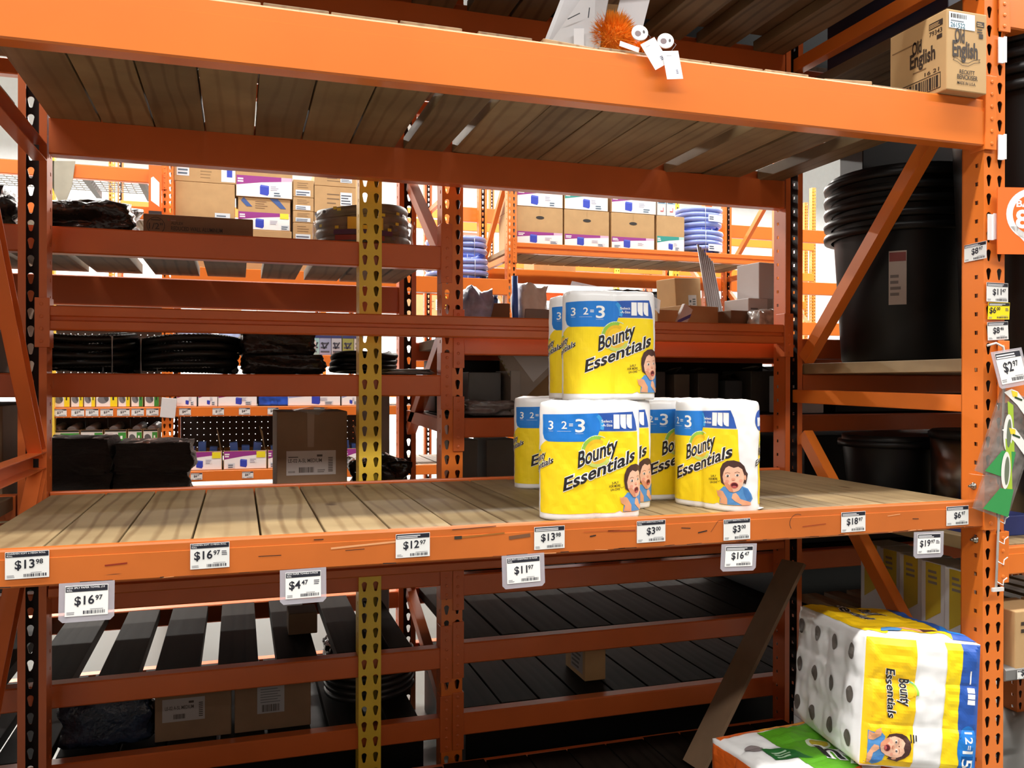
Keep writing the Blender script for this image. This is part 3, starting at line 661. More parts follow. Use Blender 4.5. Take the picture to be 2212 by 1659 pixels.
# a second bundle underneath it, mostly out of the picture
t = thing('paper_towel_bundle', 'white-wrapped bundle under the big yellow and blue bundle at the bottom edge', 'paper towels', (2.195, .035, .161), (0, 0, 0))
f2 = softbox_surf(.225, .47, .235, 1, 4, 2, 9.0); softbox(t, 'wrapper', .225, .47, .235, f2, FILM)
P = Print(lambda u, v, h: f2('front', u, v, h), strip=.03, dv=.03, base=.001); P.rect(.02, .02, .22, .17, YEL); P.rect(.17, .02, .22, .17, DBL, 1); P.build('printed_bands', t)
# green, white and orange bundle at the bottom
LX, LY, LZ = .35, .36, .235
f3 = softbox_surf(LX, LY, LZ, 3, 3, 1, 5.0, .004)
t = thing('paper_towel_bundle', 'green, white and orange bundle with black lettering at the bottom edge', 'paper towels', (1.820, -.03, .161), (0, 0, math.radians(4)))
softbox(t, 'wrapper', LX, LY, LZ, f3, FILM)
G = dict(strip=.01, dv=.01, base=.0016, step=.0004)
OG = (232, 104, 30); GR = (92, 168, 34); DG = (36, 104, 48)
P = Print(lambda u, v, h: f3('top', u*.875, v, h), **G)
P.rect(.155, .035, .395, .325, GR, 0); P.poly([(.155, .004), (.155, .03), (.28, .05), (.395, .055), (.395, .004)], OG, 1); P.rect(.01, .328, .395, .352, OG, 1); P.rect(.17, .328, .395, .345, (240, 170, 40), 2)
P.poly([(.08, .16), (.08, .225), (.15, .215), (.20, .135), (.15, .150)], DG, 2); P.lines(.095, .165, .165, .205, 3, (170, 200, 170), 3)
P.ell(.065, .235, .030, .022, (140, 128, 130), 1)
P.ell(.285, .205, .036, .036, (214, 222, 200), 2); P.ell(.288, .205, .027, .027, (190, 170, 40), 3)
P.text('hy', .238, .125, .075, WHT, 4, .125, rot=-.5, shear=-.2, off=.06); P.text('hy', .238, .125, .075, INKB, 5, .125, rot=-.5, shear=-.2, off=.012)
P.ell(.31, .03, .03, .022, WHT, 3)
P.build('printed_top', t)
P = Print(lambda u, v, h: f3('front', u*.875, v, h), **G); P.rect(.01, .0, .39, .225, OG, 0); P.rect(.16, .0, .39, .22, (240, 130, 40), 1); P.poly([(.05, .08), (.14, .225), (.2, .225), (.24, .08)], (240, 200, 40), 2); P.text('6.2', .10, .13, .03, INKB, 3, .06, off=.012); P.build('printed_front', t)
P = Print(lambda u, v, h: f3('left', u, v, h), **G); P.rect(.01, .02, .35, .225, OG, 0); P.poly([(.17, .06), (.32, .215), (.35, .215), (.35, .06)], (230, 190, 30), 1); P.rect(.0+.01, .02, .35, .10, DG, 2); P.text('6.2', .25, .12, .03, INKB, 3, .06, off=.012); P.build('printed_side', t)

# ------------------------------------------------------------------ price tags
INKN = (30, 32, 44)
def price_face(P, w_, h, whole, cents, u=.30, big=.016, wide=None, extra=None, head=None):
    hb = h*.80
    P.rect(0.001, hb, w_-.001, h-.001, INKN, 1)
    if head:
        P.text(head, .003, hb+h*.105, h*.058, (235, 235, 238), 2, w_*.88, off=.012)
        P.text('ROLL', .003, hb+h*.025, h*.055, (235, 235, 238), 2, w_*.13, off=.012)
    else: P.lines(.003, hb+.0012, w_*.80, h-.0022, 2, (225, 225, 228), 2, fill=.55, rag=.3)
    sx = u*w_
    P.text(whole, sx, h*.36, big, INKN, 2, off=.02, rise=.05)
    xs = [p[0] for t in TEXTS[(whole, .02)] for p in t]; wd = (max(xs)-min(xs))*big/.70
    P.text(cents, sx+wd+.002, h*.36+big*.50, big*.55, INKN, 2, off=.02, rise=.05)
    P.barcode(w_*.42, h*.06, w_*.94, h*.17, (70, 70, 78), 1, 12); P.lines(.003, h*.06, w_*.22, h*.17, 2, (150, 150, 155), 1)
    P.lines(w_*.58, h*.20, w_*.95, h*.24, 1, (150, 150, 155), 1)
    if extra: P.lines(w_*.80, h*.5, w_*.96, h*.70, 3, (90, 90, 100), 1)
def price_tag(o, ax, ay, w_, h, whole, cents, label, holder=False, stock=WHITE, u=.26, big=.016, extra=None, group=None, name='price_tag', head=None):
    """card lying in the plane through o spanned by ax (right) and ay (up); o = lower left corner"""
    o = Vector(o); ax = Vector(ax).normalized(); ay = Vector(ay).normalized(); n = ax.cross(ay)
    t = thing(name, label, 'price tag', o, group=group)
    M = Matrix((ax, ay, n)).transposed().to_4x4()
    mb = MB().m(stock); mb.box(0, w_, 0, h, 0.0004, .0011, M); cd_ = mb.build('card', t)
    P = Print(lambda a, b, hh: M @ Vector((a, b, .0011+hh)), base=.0002, step=.0002); price_face(P, w_, h, whole, cents, u, big, extra=extra, head=head)
    P.build('printed_price', cd_)
    if holder:
        mb = MB().m(CLEAR); e = .011; k = .007
        pts = [(-e, h+.006), (-e, -e+k), (-e+k, -e), (w_+e-k, -e), (w_+e, -e+k), (w_+e, h+.006)]
        mb.raw([M @ Vector((a, b, z)) for z in (-.0012, .0002) for a, b in pts], [tuple(range(6)), tuple(reversed(range(6, 12)))]+[(i, (i+1) % 6, 6+(i+1) % 6, 6+i) for i in range(6)])
        mb.build('holder', t)
    return t
YB = -.0012
for u0, z0, w_, wh, ce, lab, ex in ((.100, 1.032, .074, '$13', '98', 'price tag reading 13.98 at the left end of the lower beam', None), (.425, 1.030, .074, '$16', '97', 'price tag reading 16.97 stuck on the lower beam, left of the middle', 1),
        (.836, 1.0275, .074, '$12', '97', 'price tag reading 12.97 on the lower beam under the yellow post', None), (1.149, 1.0272, .073, '$13', '98', 'price tag reading 13.98 on the lower beam under the paper towel pile', None),
        (1.403, 1.0285, .074, '$3', '00', 'price tag reading 3.00 on the lower beam, left one of two', None), (1.634, 1.0215, .074, '$3', '00', 'price tag reading 3.00 on the lower beam, right one of two', None),
        (1.975, 1.0235, .074, '$18', '97', 'price tag reading 18.97 on the lower beam at right', None), (2.310, 1.024, .074, '$6', '97', 'price tag reading 6.97 at the right end of the lower beam', None)):
    price_tag((u0, YB, z0), (1, 0, .01), (0, 0, 1), w_, .051, wh, ce, lab, extra=ex, u=.10 if ex else .22 if len(wh) > 2 else .34, head={'$3': 'BOUNTY ESSENTIALS 2 HUGE', '$16': 'CHARMIN SOFT 12 MEGA ROLL'}.get(wh) or ('CHARMIN SOFT 6 MEGA ROLL' if u0 < .2 else None))
for u0, z0, w_, h, wh, ce, lab, rot, ex in ((.202, .956, .075, .057, '$16', '97', 'hanging price card reading 16.97 in a clear holder at far left', -.02, None), (.608, .959, .071, .053, '$4', '47', 'hanging price card reading 4.47 in a clear holder', -.01, 1),
        (1.083, .957, .078, .056, '$11', '97', 'hanging price card reading 11.97 in a clear holder under the paper towel pile', .0, None), (1.632, .960, .076, .048, '$16', '47', 'hanging price card reading 16.47 in a tilted clear holder', -.05, None), (2.206, .957, .075, .051, '$19', '97', 'hanging price card reading 19.97 in a clear holder at right', -.04, 1)):
    price_tag((u0, -.010, z0), (1, 0, rot+.02), (.12 if rot <= -.04 else 0, .10, 1), w_, h, wh, ce, lab, holder=True, u=.10 if ex else .22, extra=ex, head={.202: 'HDX 3PLY PAPER TOWEL (15', .608: 'HDX PAPER TOWELS 2-PACK', 1.083: 'BOUNTY ESSENTIALS 12 HUGE'}.get(u0))
YT = mat('yellow_card', (250, 226, 20), .5, .03)
price_tag((W-.0022, .066, 1.7395), (0, -1, .03), (0, 0, 1), .074, .047, '$8', '97', 'white price tag reading 8.97 on the inner side of the right column', u=.34)
price_tag((2.444, -.0012, 1.6255), (1, 0, -.01), (0, 0, 1), .075, .052, '$11', '47', 'white price tag reading 11.47, top of three on the right column front', u=.28)
price_tag((2.448, -.0012, 1.577), (1, 0, .02), (.05, 0, 1), .075, .046, '$6', '00', 'yellow price tag reading 6.00, middle of three on the right column front', stock=YT, u=.06, extra=1)
price_tag((2.449, -.0012, 1.520), (1, 0, .06), (-.05, 0, 1), .072, .049, '$8', '46', 'white price tag reading 8.46, bottom of three on the right column front', u=.26)
price_tag((2.446, -.050, 1.400), (1, .10, .13), (-.22, .1, 1), .098, .084, '$2', '97', 'large white price card reading 2.97 in a clear holder beside the right column', holder=True, u=.20, big=.026)
for x, z0, z1, lab in ((2.482, 2.275, 2.345, 'upper blank white strip clipped to the right column'), (2.482, 2.012, 2.080, 'middle blank white strip clipped to the right column'), (2.447, 1.792, 1.862, 'lower blank white strip beside the orange bay sign')):
    mb = MB().m(FILM); mb.box(x, x+.016, -.004, -.001, z0, z1); mb.box(x+.016, x+.024, -.008, -.005, z0+.002, z1+.002); mb.box(x+.014, x+.018, -.0075, -.001, z0, z1)
    tag(mb.build('label_strip'), lab, 'label')
# orange bay sign
t = thing('bay_sign', 'orange bay sign with white location pin at the right edge', 'sign', (2.462, -.02, 1.752))
mb = MB().m(mat('sign_orange', (248, 112, 36), .5, .02)); Mz = Matrix.Rotation(math.radians(-14), 4, 'Z')
mb.box(0, .20, 0, .003, 0, .180, Mz); mb.build('panel', t)
P = Print(lambda a, b, h: Mz @ Vector((a, -h, b)), base=.0005, step=.0003)
P.ell(.098, .108, .074, .070, WHT, 0, 36); P.poly([(.034, .075), (.098, .010), (.162, .075)], WHT, 0); P.ell(.098, .108, .056, .053, (248, 112, 36), 1, 36)
P.text('BAY', .052, .128, .018, WHT, 2, .060, off=.03); P.text('8', .050, .072, .047, WHT, 2, .038, off=.03); P.build('printed_pin', t)

# clip strip with hanging packets
t = thing('clip_strip', 'white wire clip strip hanging down the front of the right column', 'hanger', (2.470, -.020, .85))
mb = MB().m(mat('white_wire', (225, 222, 220), .4)); mb.tube([(-.03, .012, .655), (-.012, .0, .662), (.006, -.006, .652), (.012, -.006, .63), (.010, -.006, .55), (.0, -.004, .3), (-.012, -.002, .0)], .0032, 8); mb.box(-.026, .012, -.006, .0, -.006, .004); mb.build('wire', t)
for k in range(6):
    z = .02+k*.055; c = MB().m(mat('white_wire', (225, 222, 220))); x = -.011+z*.03
    c.tube([(x, -.004, z), (x+.010, -.014, z-.008), (x+.016, -.010, z+.004), (x+.022, -.016, z+.012)], .0016, 6); c.build('clip', t)
def packet(x, z, label, s):
    t = thing('brush_packet', label, 'packet', (x, -.035, z), (0, math.radians(20), math.radians(-8)))
    mb = MB().m(GLOSSW); n = 8
    v = [(.105*(i/n)-.02, -.004*math.sin(PI*i/n)-.004*(0 if j in (0, 10) else 1)-.003*noise.noise(Vector((i, j, s))), -.235*j/10) for j in range(11) for i in range(n+1)]
    v2 = [(a, .004, c) for a, _, c in v]; N = len(v)
    f = [(j*(n+1)+i, j*(n+1)+i+1, (j+1)*(n+1)+i+1, (j+1)*(n+1)+i) for j in range(10) for i in range(n)]
    mb.raw(v, f, True); mb.raw(v2, [q[::-1] for q in f]); mb.build('bag', t)
    P = Print(lambda a, b, h: Vector((a, -.0095-h, b)), base=0, step=.0004)
    P.poly([(-.018, -.012), (.0, .004), (.02, .004), (.078, -.03), (.08, -.06), (.03, -.03)], (240, 240, 236), 0); P.poly([(.0, -.03), (.02, -.035), (.07, -.16), (.06, -.18)], (168, 200, 60), 0); P.poly([(-.0, .0), (.02, .002), (.024, -.012), (.01, -.014)], (240, 216, 60), 1)
    P.rect(.016, -.016, .04, -.011, (40, 70, 40), 2); P.poly([(.03, -.16), (.07, -.15), (.08, -.225), (.0, -.228)], (56, 150, 80), 1); P.ell(.03, -.11, .014, .05, (236, 236, 230), 2, rot=.3); P.ell(.033, -.11, .007, .038, (110, 120, 100), 3, rot=.3)
    P.build('printed_card', t)
packet(2.485, 1.385, 'green and white packet on the clip strip, upper one', 1)
packet(2.478, 1.285, 'green and white packet on the clip strip, lower one', 2)

# ------------------------------------------------------------------ cartons and other goods
def carton(label, cx, y, z0, w_, dp, h, rot=0, m=CARD, art=None, group=None, open_top=False, name='carton', cat='box', bev=.003):
    t = thing(name, label, cat, (cx, y+dp/2, z0), (0, 0, rot), group)
    mb = MB().m(m)
    if open_top:
        th = .005
        mb.box(-w_/2, w_/2, -dp/2, dp/2, 0, th); mb.box(-w_/2, w_/2, -dp/2, -dp/2+th, th, h); mb.box(-w_/2, w_/2, dp/2-th, dp/2, th, h)
        mb.box(-w_/2, -w_/2+th, -dp/2+th, dp/2-th, th, h); mb.box(w_/2-th, w_/2, -dp/2+th, dp/2-th, th, h)
        bd = mb.build('body', t)
    else:
        mb.box(-w_/2, w_/2, -dp/2, dp/2, 0, h); bd = mb.build('body', t, bevel=bev)
    if art:
        P = Print(plane((-w_/2, -dp/2, 0), (1, 0, 0), (0, 0, 1)), base=.0008, step=.0004); art(P, w_, h); P.build('printed_face', bd)
    return t
PUR = (150, 52, 140); TEAL = (44, 150, 140); BXB = (48, 70, 190); STK = (214, 224, 232)
def art_band(col=PUR, fr=.38, pic=.40, sticker=.68, cut=False, sy=.0):
    def a(P, w_, h):
        b = h*fr; P.rect(.004, .004, w_-.004, b, WHT, 0)
        P.poly([(.004, b), (.004, b*.55), (w_*.45, b*.72), (w_*.8, b*.80), (w_*.8, b)], col, 1); P.poly([(w_*.8, b), (w_*.8, b*.80), (w_-.004, b*.84), (w_-.004, b)], tuple((c+2*246)//3 for c in col), 1)
        P.lines(w_*.03, b*.68, w_*.17, b*.92, 2, WHT, 2, fill=.6)
        s = min(b*.62, w_*.16); x = w_*pic; P.poly([(x, b*.16), (x+s*.85, b*.10), (x+s, b*.2), (x+s, b*.2+s*.9), (x+s*.1, b*.24+s*.9), (x, b*.2+s*.8)], BXB, 2); P.poly([(x+s*.1, b*.24+s*.9), (x+s, b*.2+s*.9), (x+s*.9, b*.2+s*.72), (x+s*.05, b*.22+s*.74)], (84, 104, 214), 3)
        P.rect(w_*.60, b*.34, w_*.76, b*.62, (236, 238, 240), 2); P.lines(w_*.61, b*.36, w_*.75, b*.6, 3, (170, 170, 190), 3); P.rect(w_*sticker, h*sy+b*.06, w_*(sticker+.16), h*sy+b*.34, STK, 3); P.lines(w_*(sticker+.01), h*sy+b*.1, w_*(sticker+.15), h*sy+b*.32, 2, (70, 90, 110), 4)
    return a
def art_plain(n=4, st=None):
    def a(P, w_, h):
        P.lines(w_*.3, h*.35, w_*.62, h*.85, n, (120, 96, 70), 0, fill=.25)
        if st: P.rect(w_*st, h*.3, w_*(st+.28), h*.8, STK, 1); P.lines(w_*(st+.02), h*.36, w_*(st+.26), h*.76, 4, (60, 66, 80), 2, fill=.4)
    return a
def art_hole(col, sticker=.72):
    base = art_band(col, .33, .28, sticker)
    def a(P, w_, h):
        base(P, w_, h)
        P.ell(w_*.50, h*.72, w_*.09, h*.045, (40, 32, 26), 1); P.rect(w_*.499, h*.80, w_*.503, h*.98, (150, 120, 80), 1)
    return a
def pxcarton(label, px0, py0, px1, py1, y, dp, **k):   # a carton standing at depth y, sized from what the photo shows of its face
    a = at(px0, py1, y); c = at(px1, py0, y); m_ = at((px0+px1)/2, py1, y)
    return carton(label, (a.x+c.x)/2, y, k.pop('z0', m_.z), c.x-a.x, dp, k.pop('h', c.z-m_.z), **k)

# brown carton on the top beam at right
t = thing('carton', 'brown carton with furniture polish lettering resting on the top beam at right', 'box', (2.281, -.028, 2.1735))
mb = MB().m(mat('kraft_carton', (192, 156, 108), .75, .05)); mb.box(0, .134, 0, .205, 0, .2125); mb.build('body', t, bevel=.003)
P = Print(plane((0, 0, 0), (1, 0, 0), (0, 0, 1)), base=.0008, step=.0003); KB = (58, 46, 38)
P.text('Old', .026, .128, .036, KB, 1, .032, off=.03); P.text('English', .018, .091, .040, KB, 1, .084, off=.03)
P.stroke([(.02, .080), (.035, .076), (.05, .068), (.07, .068), (.09, .078), (.11, .082)], .0012, KB, 1); P.stroke([(.02, .088), (.035, .084), (.05, .076), (.07, .076), (.09, .086), (.11, .090)], .0012, KB, 1); P.stroke([(.02, .088), (.024, .084), (.02, .080)], .0012, KB, 1); P.stroke([(.11, .090), (.106, .086), (.11, .082)], .0012, KB, 1)
P.text('RECKITT', .042, .046, .011, KB, 1, .050, off=.012); P.text('BENCKISER', .034, .032, .012, KB, 1, .068, off=.012); P.text('MADE IN U.S.A.', .034, .018, .008, KB, 1, .062, off=.012)
P.rect(.006, .163, .092, .205, (226, 236, 244), 1); P.text('261522', .011, .166, .012, (40, 100, 120), 2, .048, off=.012); P.barcode(.012, .190, .066, .201, KB, 2, 9); P.lines(.012, .181, .06, .187, 1, (120, 130, 140), 2)
P.rect(.098, .176, .124, .190, KB, 1); P.lines(.100, .178, .122, .188, 2, (192, 156, 108), 2); P.lines(.1, .160, .122, .174, 2, KB, 1); P.rect(.106, .146, .120, .158, KB, 1)
P.build('printed_front', t)
P = Print(plane((0, .205, 0), (0, -1, 0), (0, 0, 1)), base=.0008, step=.0003)
P.text('Old', .085, .130, .034, KB, 1, .034, off=.03); P.text('English', .077, .095, .038, KB, 1, .090, off=.03); P.lines(.088, .078, .15, .084, 1, (130, 100, 70), 1); P.lines(.01, .158, .12, .164, 1, (140, 110, 76), 1, rag=0)
P.rect(.145, .176, .192, .192, KB, 1); P.lines(.147, .178, .19, .190, 3, (192, 156, 108), 2); P.text('79343', .146, .158, .012, KB, 1, .044, off=.012); P.rect(.172, .143, .190, .154, KB, 1)
for a in ((.045, .012, .185, .014), (.045, .052, .185, .054), (.045, .012, .047, .054), (.183, .012, .185, .054)): P.rect(*a, KB, 1)
P.barcode(.055, .016, .178, .048, KB, 1, 12); P.text('16 21', .13, .058, .010, KB, 1, .05, off=.012); P.build('printed_side', t)

# white display box with the orange dusters on the upper shelf
t = thing('display_box', 'open white display box lying on the upper shelf with torn flaps', 'box', (1.30, .16, 2.189), (math.radians(0), math.radians(0), math.radians(-10)))
WB = mat('white_board', (206, 206, 210), .6, .05); mb = MB().m(WB)
mb.raw([(-.09, -.02, 0), (.055, -.05, 0), (.085, -.05, .17), (.075, -.03, .24), (-.005, .02, .22)], [(0, 1, 2, 3, 4)]); mb.raw([(-.088, -.016, 0), (.057, -.046, 0), (.087, -.046, .17), (.077, -.026, .24), (-.003, .024, .22)], [(4, 3, 2, 1, 0)]); mb.build('side_panel', t)
mb = MB().m(CARD); mb.box(.04, .20, .18, .186, 0, .24); mb.box(.055, .20, -.05, .18, 0, .005); mb.build('tray', t)
mb = MB().m(WB); mb.box(.085, .16, .05, .055, .10, .25, Matrix.Rotation(.25, 4, 'Y')); mb.build('flap', t)
P = Print(plane((-.09, -.021, 0), (.145, -.03, 0), (0, 0, 1)), base=.0015); P.stroke([(.075, .098), (.105, .112)], .0025, INKN); P.stroke([(.125, .10), (.128, .125)], .0025, INKN); P.rect(.09, .02, .115, .075, (226, 228, 236)); P.build('slots', t)
FUZ = mat('orange_fibre', (255, 150, 36), .8, .25, 60)
def duster(label, c, r, n, seed):
    rnd = random.Random(seed); t = thing('duster', label, 'duster', c)
    mb = MB().m(FUZ); mb.lathe([(.001, -r[2]*.75)]+[(r[0]*.75*math.cos(a), r[2]*.75*math.sin(a)) for a in [(-1.2+.4*i) for i in range(7)]]+[(.001, r[2]*.75)], 14); mb.build('core', t)
    mb = MB().m(FUZ)
    for k in range(n):
        z = rnd.uniform(-1, 1); a = rnd.uniform(0, 2*PI); q = math.sqrt(1-z*z); d = Vector((q*math.cos(a), q*math.sin(a), z)); R_ = Vector(r)
        p0 = Vector((d.x*R_.x, d.y*R_.y, d.z*R_.z))*.65; p1 = Vector((d.x*R_.x, d.y*R_.y, d.z*R_.z))*rnd.uniform(.95, 1.15)+Vector((rnd.uniform(-1, 1), rnd.uniform(-1, 1), rnd.uniform(-1, 1)))*.006
        s = d.cross(Vector((rnd.random(), rnd.random(), rnd.random()))).normalized()*.0016; mb.poly([p0-s, p0+s, p1])
    tag(mb.build('fibres', t), kind='stuff'); return t
duster('fluffy orange duster in front of the white display box', (1.392, .12, 2.252), (.058, .055, .062), 3600, 3)
duster('second fluffy orange duster peeking past the round white heads', (1.455, .10, 2.212), (.04, .05, .026), 1500, 5)
def hangtag(label, c, rz, tilt, cardrot, drop):
    t = thing('hang_tag', label, 'tag', c)
    M = Matrix.Rotation(rz, 4, 'Z') @ Matrix.Rotation(math.radians(80), 4, 'X') @ Matrix.Rotation(tilt, 4, 'Z')
    mb = MB().m(FILM); mb.lathe([(.0185, 0), (.0195, .001), (.0195, .003), (.0185, .004)], 28); me = mb.build('round_head', t); me.matrix_local = M
    P = Print(lambda a, b, h: M @ Vector((a, b, .004+h)), base=.0003); P.ell(-.005, -.002, .0075, .0075, (110, 92, 96)); P.ell(.0095, .001, .0028, .0045, (60, 52, 56)); P.build('printed_dots', t)
    mb = MB().m(FILM); M2 = Matrix.Translation(drop) @ Matrix.Rotation(cardrot, 4, 'Y') @ Matrix.Rotation(math.radians(-6), 4, 'X')
    mb.box(-.021, .021, -.0005, .0005, -.068, 0, M2); mb.build('card', t)
    P = Print(lambda a, b, h: M2 @ Vector((a, -.0005-h, b)), base=.0003); P.lines(.006, -.055, .014, -.044, 3, (90, 96, 130)); P.lines(-.012, -.012, .002, -.009, 1, (170, 170, 180)); P.build('small_print', t)
    mb = MB().m(GREY); mb.tube([(.018, 0, .004), (.026, -.004, -.006), Vector(drop)+Vector((0, 0, -.004))], .0006, 6); mb.build('string', t)
hangtag('round white head with grey dots and white card lying over the beam, left one', (1.406, -.004, 2.218), -.25, .1, -.55, Vector((.016, -.008, -.018)))
hangtag('round white head with grey dots and white card hanging down the beam, right one', (1.471, -.008, 2.206), -.3, -.1, -.14, Vector((.006, -.012, -.026)))
mb = MB().m(FILM); mb.box(-.03, .02, -.0005, .0005, -.006, .006, Matrix.Rotation(.2, 4, 'Y')); o = mb.build('paper_slip', None, (1.385, -.004, 2.183)); tag(o, 'small white paper slip lying on the top beam below the duster', 'paper')
# raised cardboard behind the dusters
carton('brown cardboard carton standing behind the duster on the upper shelf', 1.46, .40, 2.189, .13, .2, .26, m=CARD)

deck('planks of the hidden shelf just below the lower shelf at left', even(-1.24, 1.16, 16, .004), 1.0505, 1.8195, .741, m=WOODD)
for a_, c_, n_ in ((X0, X1, 'left'), (X1+.073, X3, 'right')):
    for y_ in (RY, RB-.03): beam('overhead orange beam of the row behind, %s bay, %s' % (n_, 'near' if y_ == RY else 'far'), a_, c_, y_, 2.56, 2.62, material=ORDIM, kind='box')
    deck('overhead planks of the row behind, %s bay' % n_, even(a_+.01, c_-.01, 14, .004), 1.0505, 1.8195, 2.621, m=WOODG)

# ------------------------------------------------------------------ goods on the racks behind
def lump(label, cx, cy, z0, sx, sy, sz, m, name, cat, seed=0, amp=.25, flat=.75, parts=None, rot=0, fr=2.2):
    me = bpy.data.meshes.new(name); bm = bmesh.new(); bmesh.ops.create_cube(bm, size=2); bmesh.ops.subdivide_edges(bm, edges=bm.edges[:], cuts=9, use_grid_fill=True)
    for v in bm.verts:
        p = v.co.copy(); s = p.normalized()*1.25; q = p*flat+s*(1-flat)
        d = 1+amp*noise.noise(p*fr*.5+Vector((seed, seed*2, 0)))+amp*.45*noise.noise(p*fr*1.7+Vector((0, seed, 5)))
        q = Vector((q.x*d*sx/2, q.y*d*sy/2, (q.z*(d if q.z > -.6 else 1)+1)*sz/2)); v.co = q
    zmin = min(v.co.z for v in bm.verts)
    for v in bm.verts: v.co.z = max(0, v.co.z-zmin-.0)
    bm.to_mesh(me); bm.free(); me.materials.append(m); me.polygons.foreach_set('use_smooth', [True]*len(me.polygons))
    t = thing(name, label, cat, (cx, cy, z0), (0, 0, rot)); link('wrapping', me, t); return t
def coil(label, cx, cy, z0, R, r, layers, cols, m, name='hose_coil', cat='hose', rib=0, seed=0, squash=1.0, tie=None):
    t = thing(name, label, cat, (cx, cy, z0)); rnd = random.Random(seed); pts = []; nseg = 150 if rib else 48
    for L in range(layers):
        for c in range(cols):
            for i in range(nseg):
                a = 2*PI*i/nseg; rr = R-r-c*2*r*.96+.004*math.sin(3*a+L+seed)
                z = r+(L+i/nseg*.9)*2*r*.93+.006*math.sin(2*a+c+seed)*(L > 0)
                pts.append((rr*math.cos(a)*1.0, rr*math.sin(a)*squash, z))
    mb = MB().m(m); n = 7
    mb.tube(pts, r, n, rf=(lambda i: r*(1.0 if i % 2 else .80)) if rib else None); mb.build('tube', t)
    if tie:
        for a in tie:
            c = MB().m(WHITE); H = layers*2*r*.93+r*.3; w_ = cols*2*r
            ca, sa = math.cos(a), math.sin(a); ring = [((R+.004)*ca, (R+.004)*sa*squash, .001), ((R+.004)*ca, (R+.004)*sa*squash, H+.006), ((R-w_)*ca, (R-w_)*sa*squash, H+.006), ((R-w_)*ca, (R-w_)*sa*squash, .001)]
            c.tube(ring, .003, 6, closed=True); c.build('tie', t)
    return t
# left bay of the near rack: wrapped coil, long carton, bundles
Z1 = 1.8645
lump('crumpled dark plastic-wrapped bundle on the upper shelf at left', .065, 1.25, Z1, .24, .24, .105, BLACKW, 'wrapped_bundle', 'bundle', 2, .35)
lump('clear-wrapped dark bundle at the far left edge of the upper shelf', -.30, 1.22, Z1, .28, .2, .13, BLACKW, 'wrapped_bundle', 'bundle', 5, .3)
t = carton('long grey-brown carton with a circled half-inch mark', .397, 1.05, Z1, .325, .32, .060, m=CARDD)
P = Print(plane((-.1625, -.16, 0), (1, 0, 0), (0, 0, 1)), base=.0008, step=.0003)
P.arc(.036, .024, .0245, .0265, -.9, PI+.9, KB, 0, 30); P.text('1/2"', .016, .013, .019, KB, 0, .040, off=.012); P.rect(.022, .040, .050, .043, KB, 0); P.text('ALFLEX', .080, .030, .0085, KB, 0, .036, off=.012); P.text('REDUCED WALL ALUMINUM', .080, .012, .0125, KB, 0, .152, off=.012); P.ell(.073, .044, .003, .003, (160, 70, 60)); P.lines(.079, .041, .10, .046, 1, (150, 120, 110))
P.build('printed_face', t)
t = coil('clear-wrapped coil with a yellow upside-down 250 label on the upper shelf', .95, 1.34, Z1, .17, .019, 4, 3, mat('grey_cable', (96, 92, 88), .45, .2, 30), cat='cable', seed=3, squash=.9)
mb = MB().m(GLOSSW); 
wv = []; nn = 40
for j, (rr, z) in enumerate(((.176, .0), (.184, .03), (.182, .075), (.178, .115), (.165, .145), (.13, .160), (.08, .163))):
    for i in range(nn):
        a = 2*PI*i/nn; k = rr*(1+.05*noise.noise(Vector((math.cos(a)*5, math.sin(a)*5, z*22)))); wv.append((k*math.cos(a), k*math.sin(a)*.93, z+.008*noise.noise(Vector((a*3, z*9, 1)))))
mb.raw(wv, [(j*nn+i, j*nn+(i+1) % nn, (j+1)*nn+(i+1) % nn, (j+1)*nn+i) for j in range(6) for i in range(nn)], True); mb.build('wrapping', t)
def wrapprint(): return Print(lambda u, v, h: Vector(((.186+h)*math.sin(u/.18), -(.175+h)*math.cos(u/.18), v)), strip=.008, base=.002, step=.0006)
P = wrapprint(); P.rect(-.075, .070, .045, .112, (214, 180, 60), 0); P.text('250', .010, .104, .020, INKB, 1, .052, rot=PI, off=.012); P.build('yellow_label', t)
P = wrapprint(); P.rect(-.125, .052, .08, .069, (70, 40, 90), 0); P.build('purple_band', t)
P = wrapprint(); P.rect(-.12, .032, .05, .050, (130, 44, 36), 0); P.build('red_band', t)
for k in range(18):
    P = wrapprint(); u, v = random.uniform(-.24, .24), random.choice((random.uniform(.115, .140), random.uniform(.02, .135))); P.rect(u, v, u+.014, v+.010, random.choice(((196, 186, 60), (196, 186, 60), (90, 90, 110), (60, 60, 70))), 1); P.build('print_patch', t)
# black corrugated coils
Z2 = 1.429
CORR = mat('black_corrugated', (24, 26, 25), .38, .1)
coil('black corrugated tubing coil at far left on the middle shelf behind', .045, 1.30, Z2, .158, .0145, 4, 2, CORR, 'tubing_coil', 'tubing', rib=1, seed=1, tie=[-1.0])
coil('black corrugated tubing coil in the middle of the shelf behind', .345, 1.33, Z2, .176, .0145, 4, 2, CORR, 'tubing_coil', 'tubing', rib=1, seed=4, tie=[-2.4])
lump('lower shrink-wrapped black bundle beside the corrugated coils', .665, 1.35, Z2, .27, .25, .070, BLACKW, 'wrapped_bundle', 'bundle', 7, .15, .8)
lump('upper shrink-wrapped black bundle stacked beside the corrugated coils', .645, 1.35, Z2+.066, .25, .24, .085, BLACKW, 'wrapped_bundle', 'bundle', 9, .18, .8)
coil('flat black cable coil beside the yellow post', .955, 1.36, Z2, .125, .012, 3, 2, BLACKP, 'cable_coil', 'cable', seed=6)
lump('grey sheet of crumpled plastic lying right of the flat coil', 1.07, 1.12, Z2, .16, .16, .018, GREY, 'plastic_sheet', 'plastic', 11, .3)
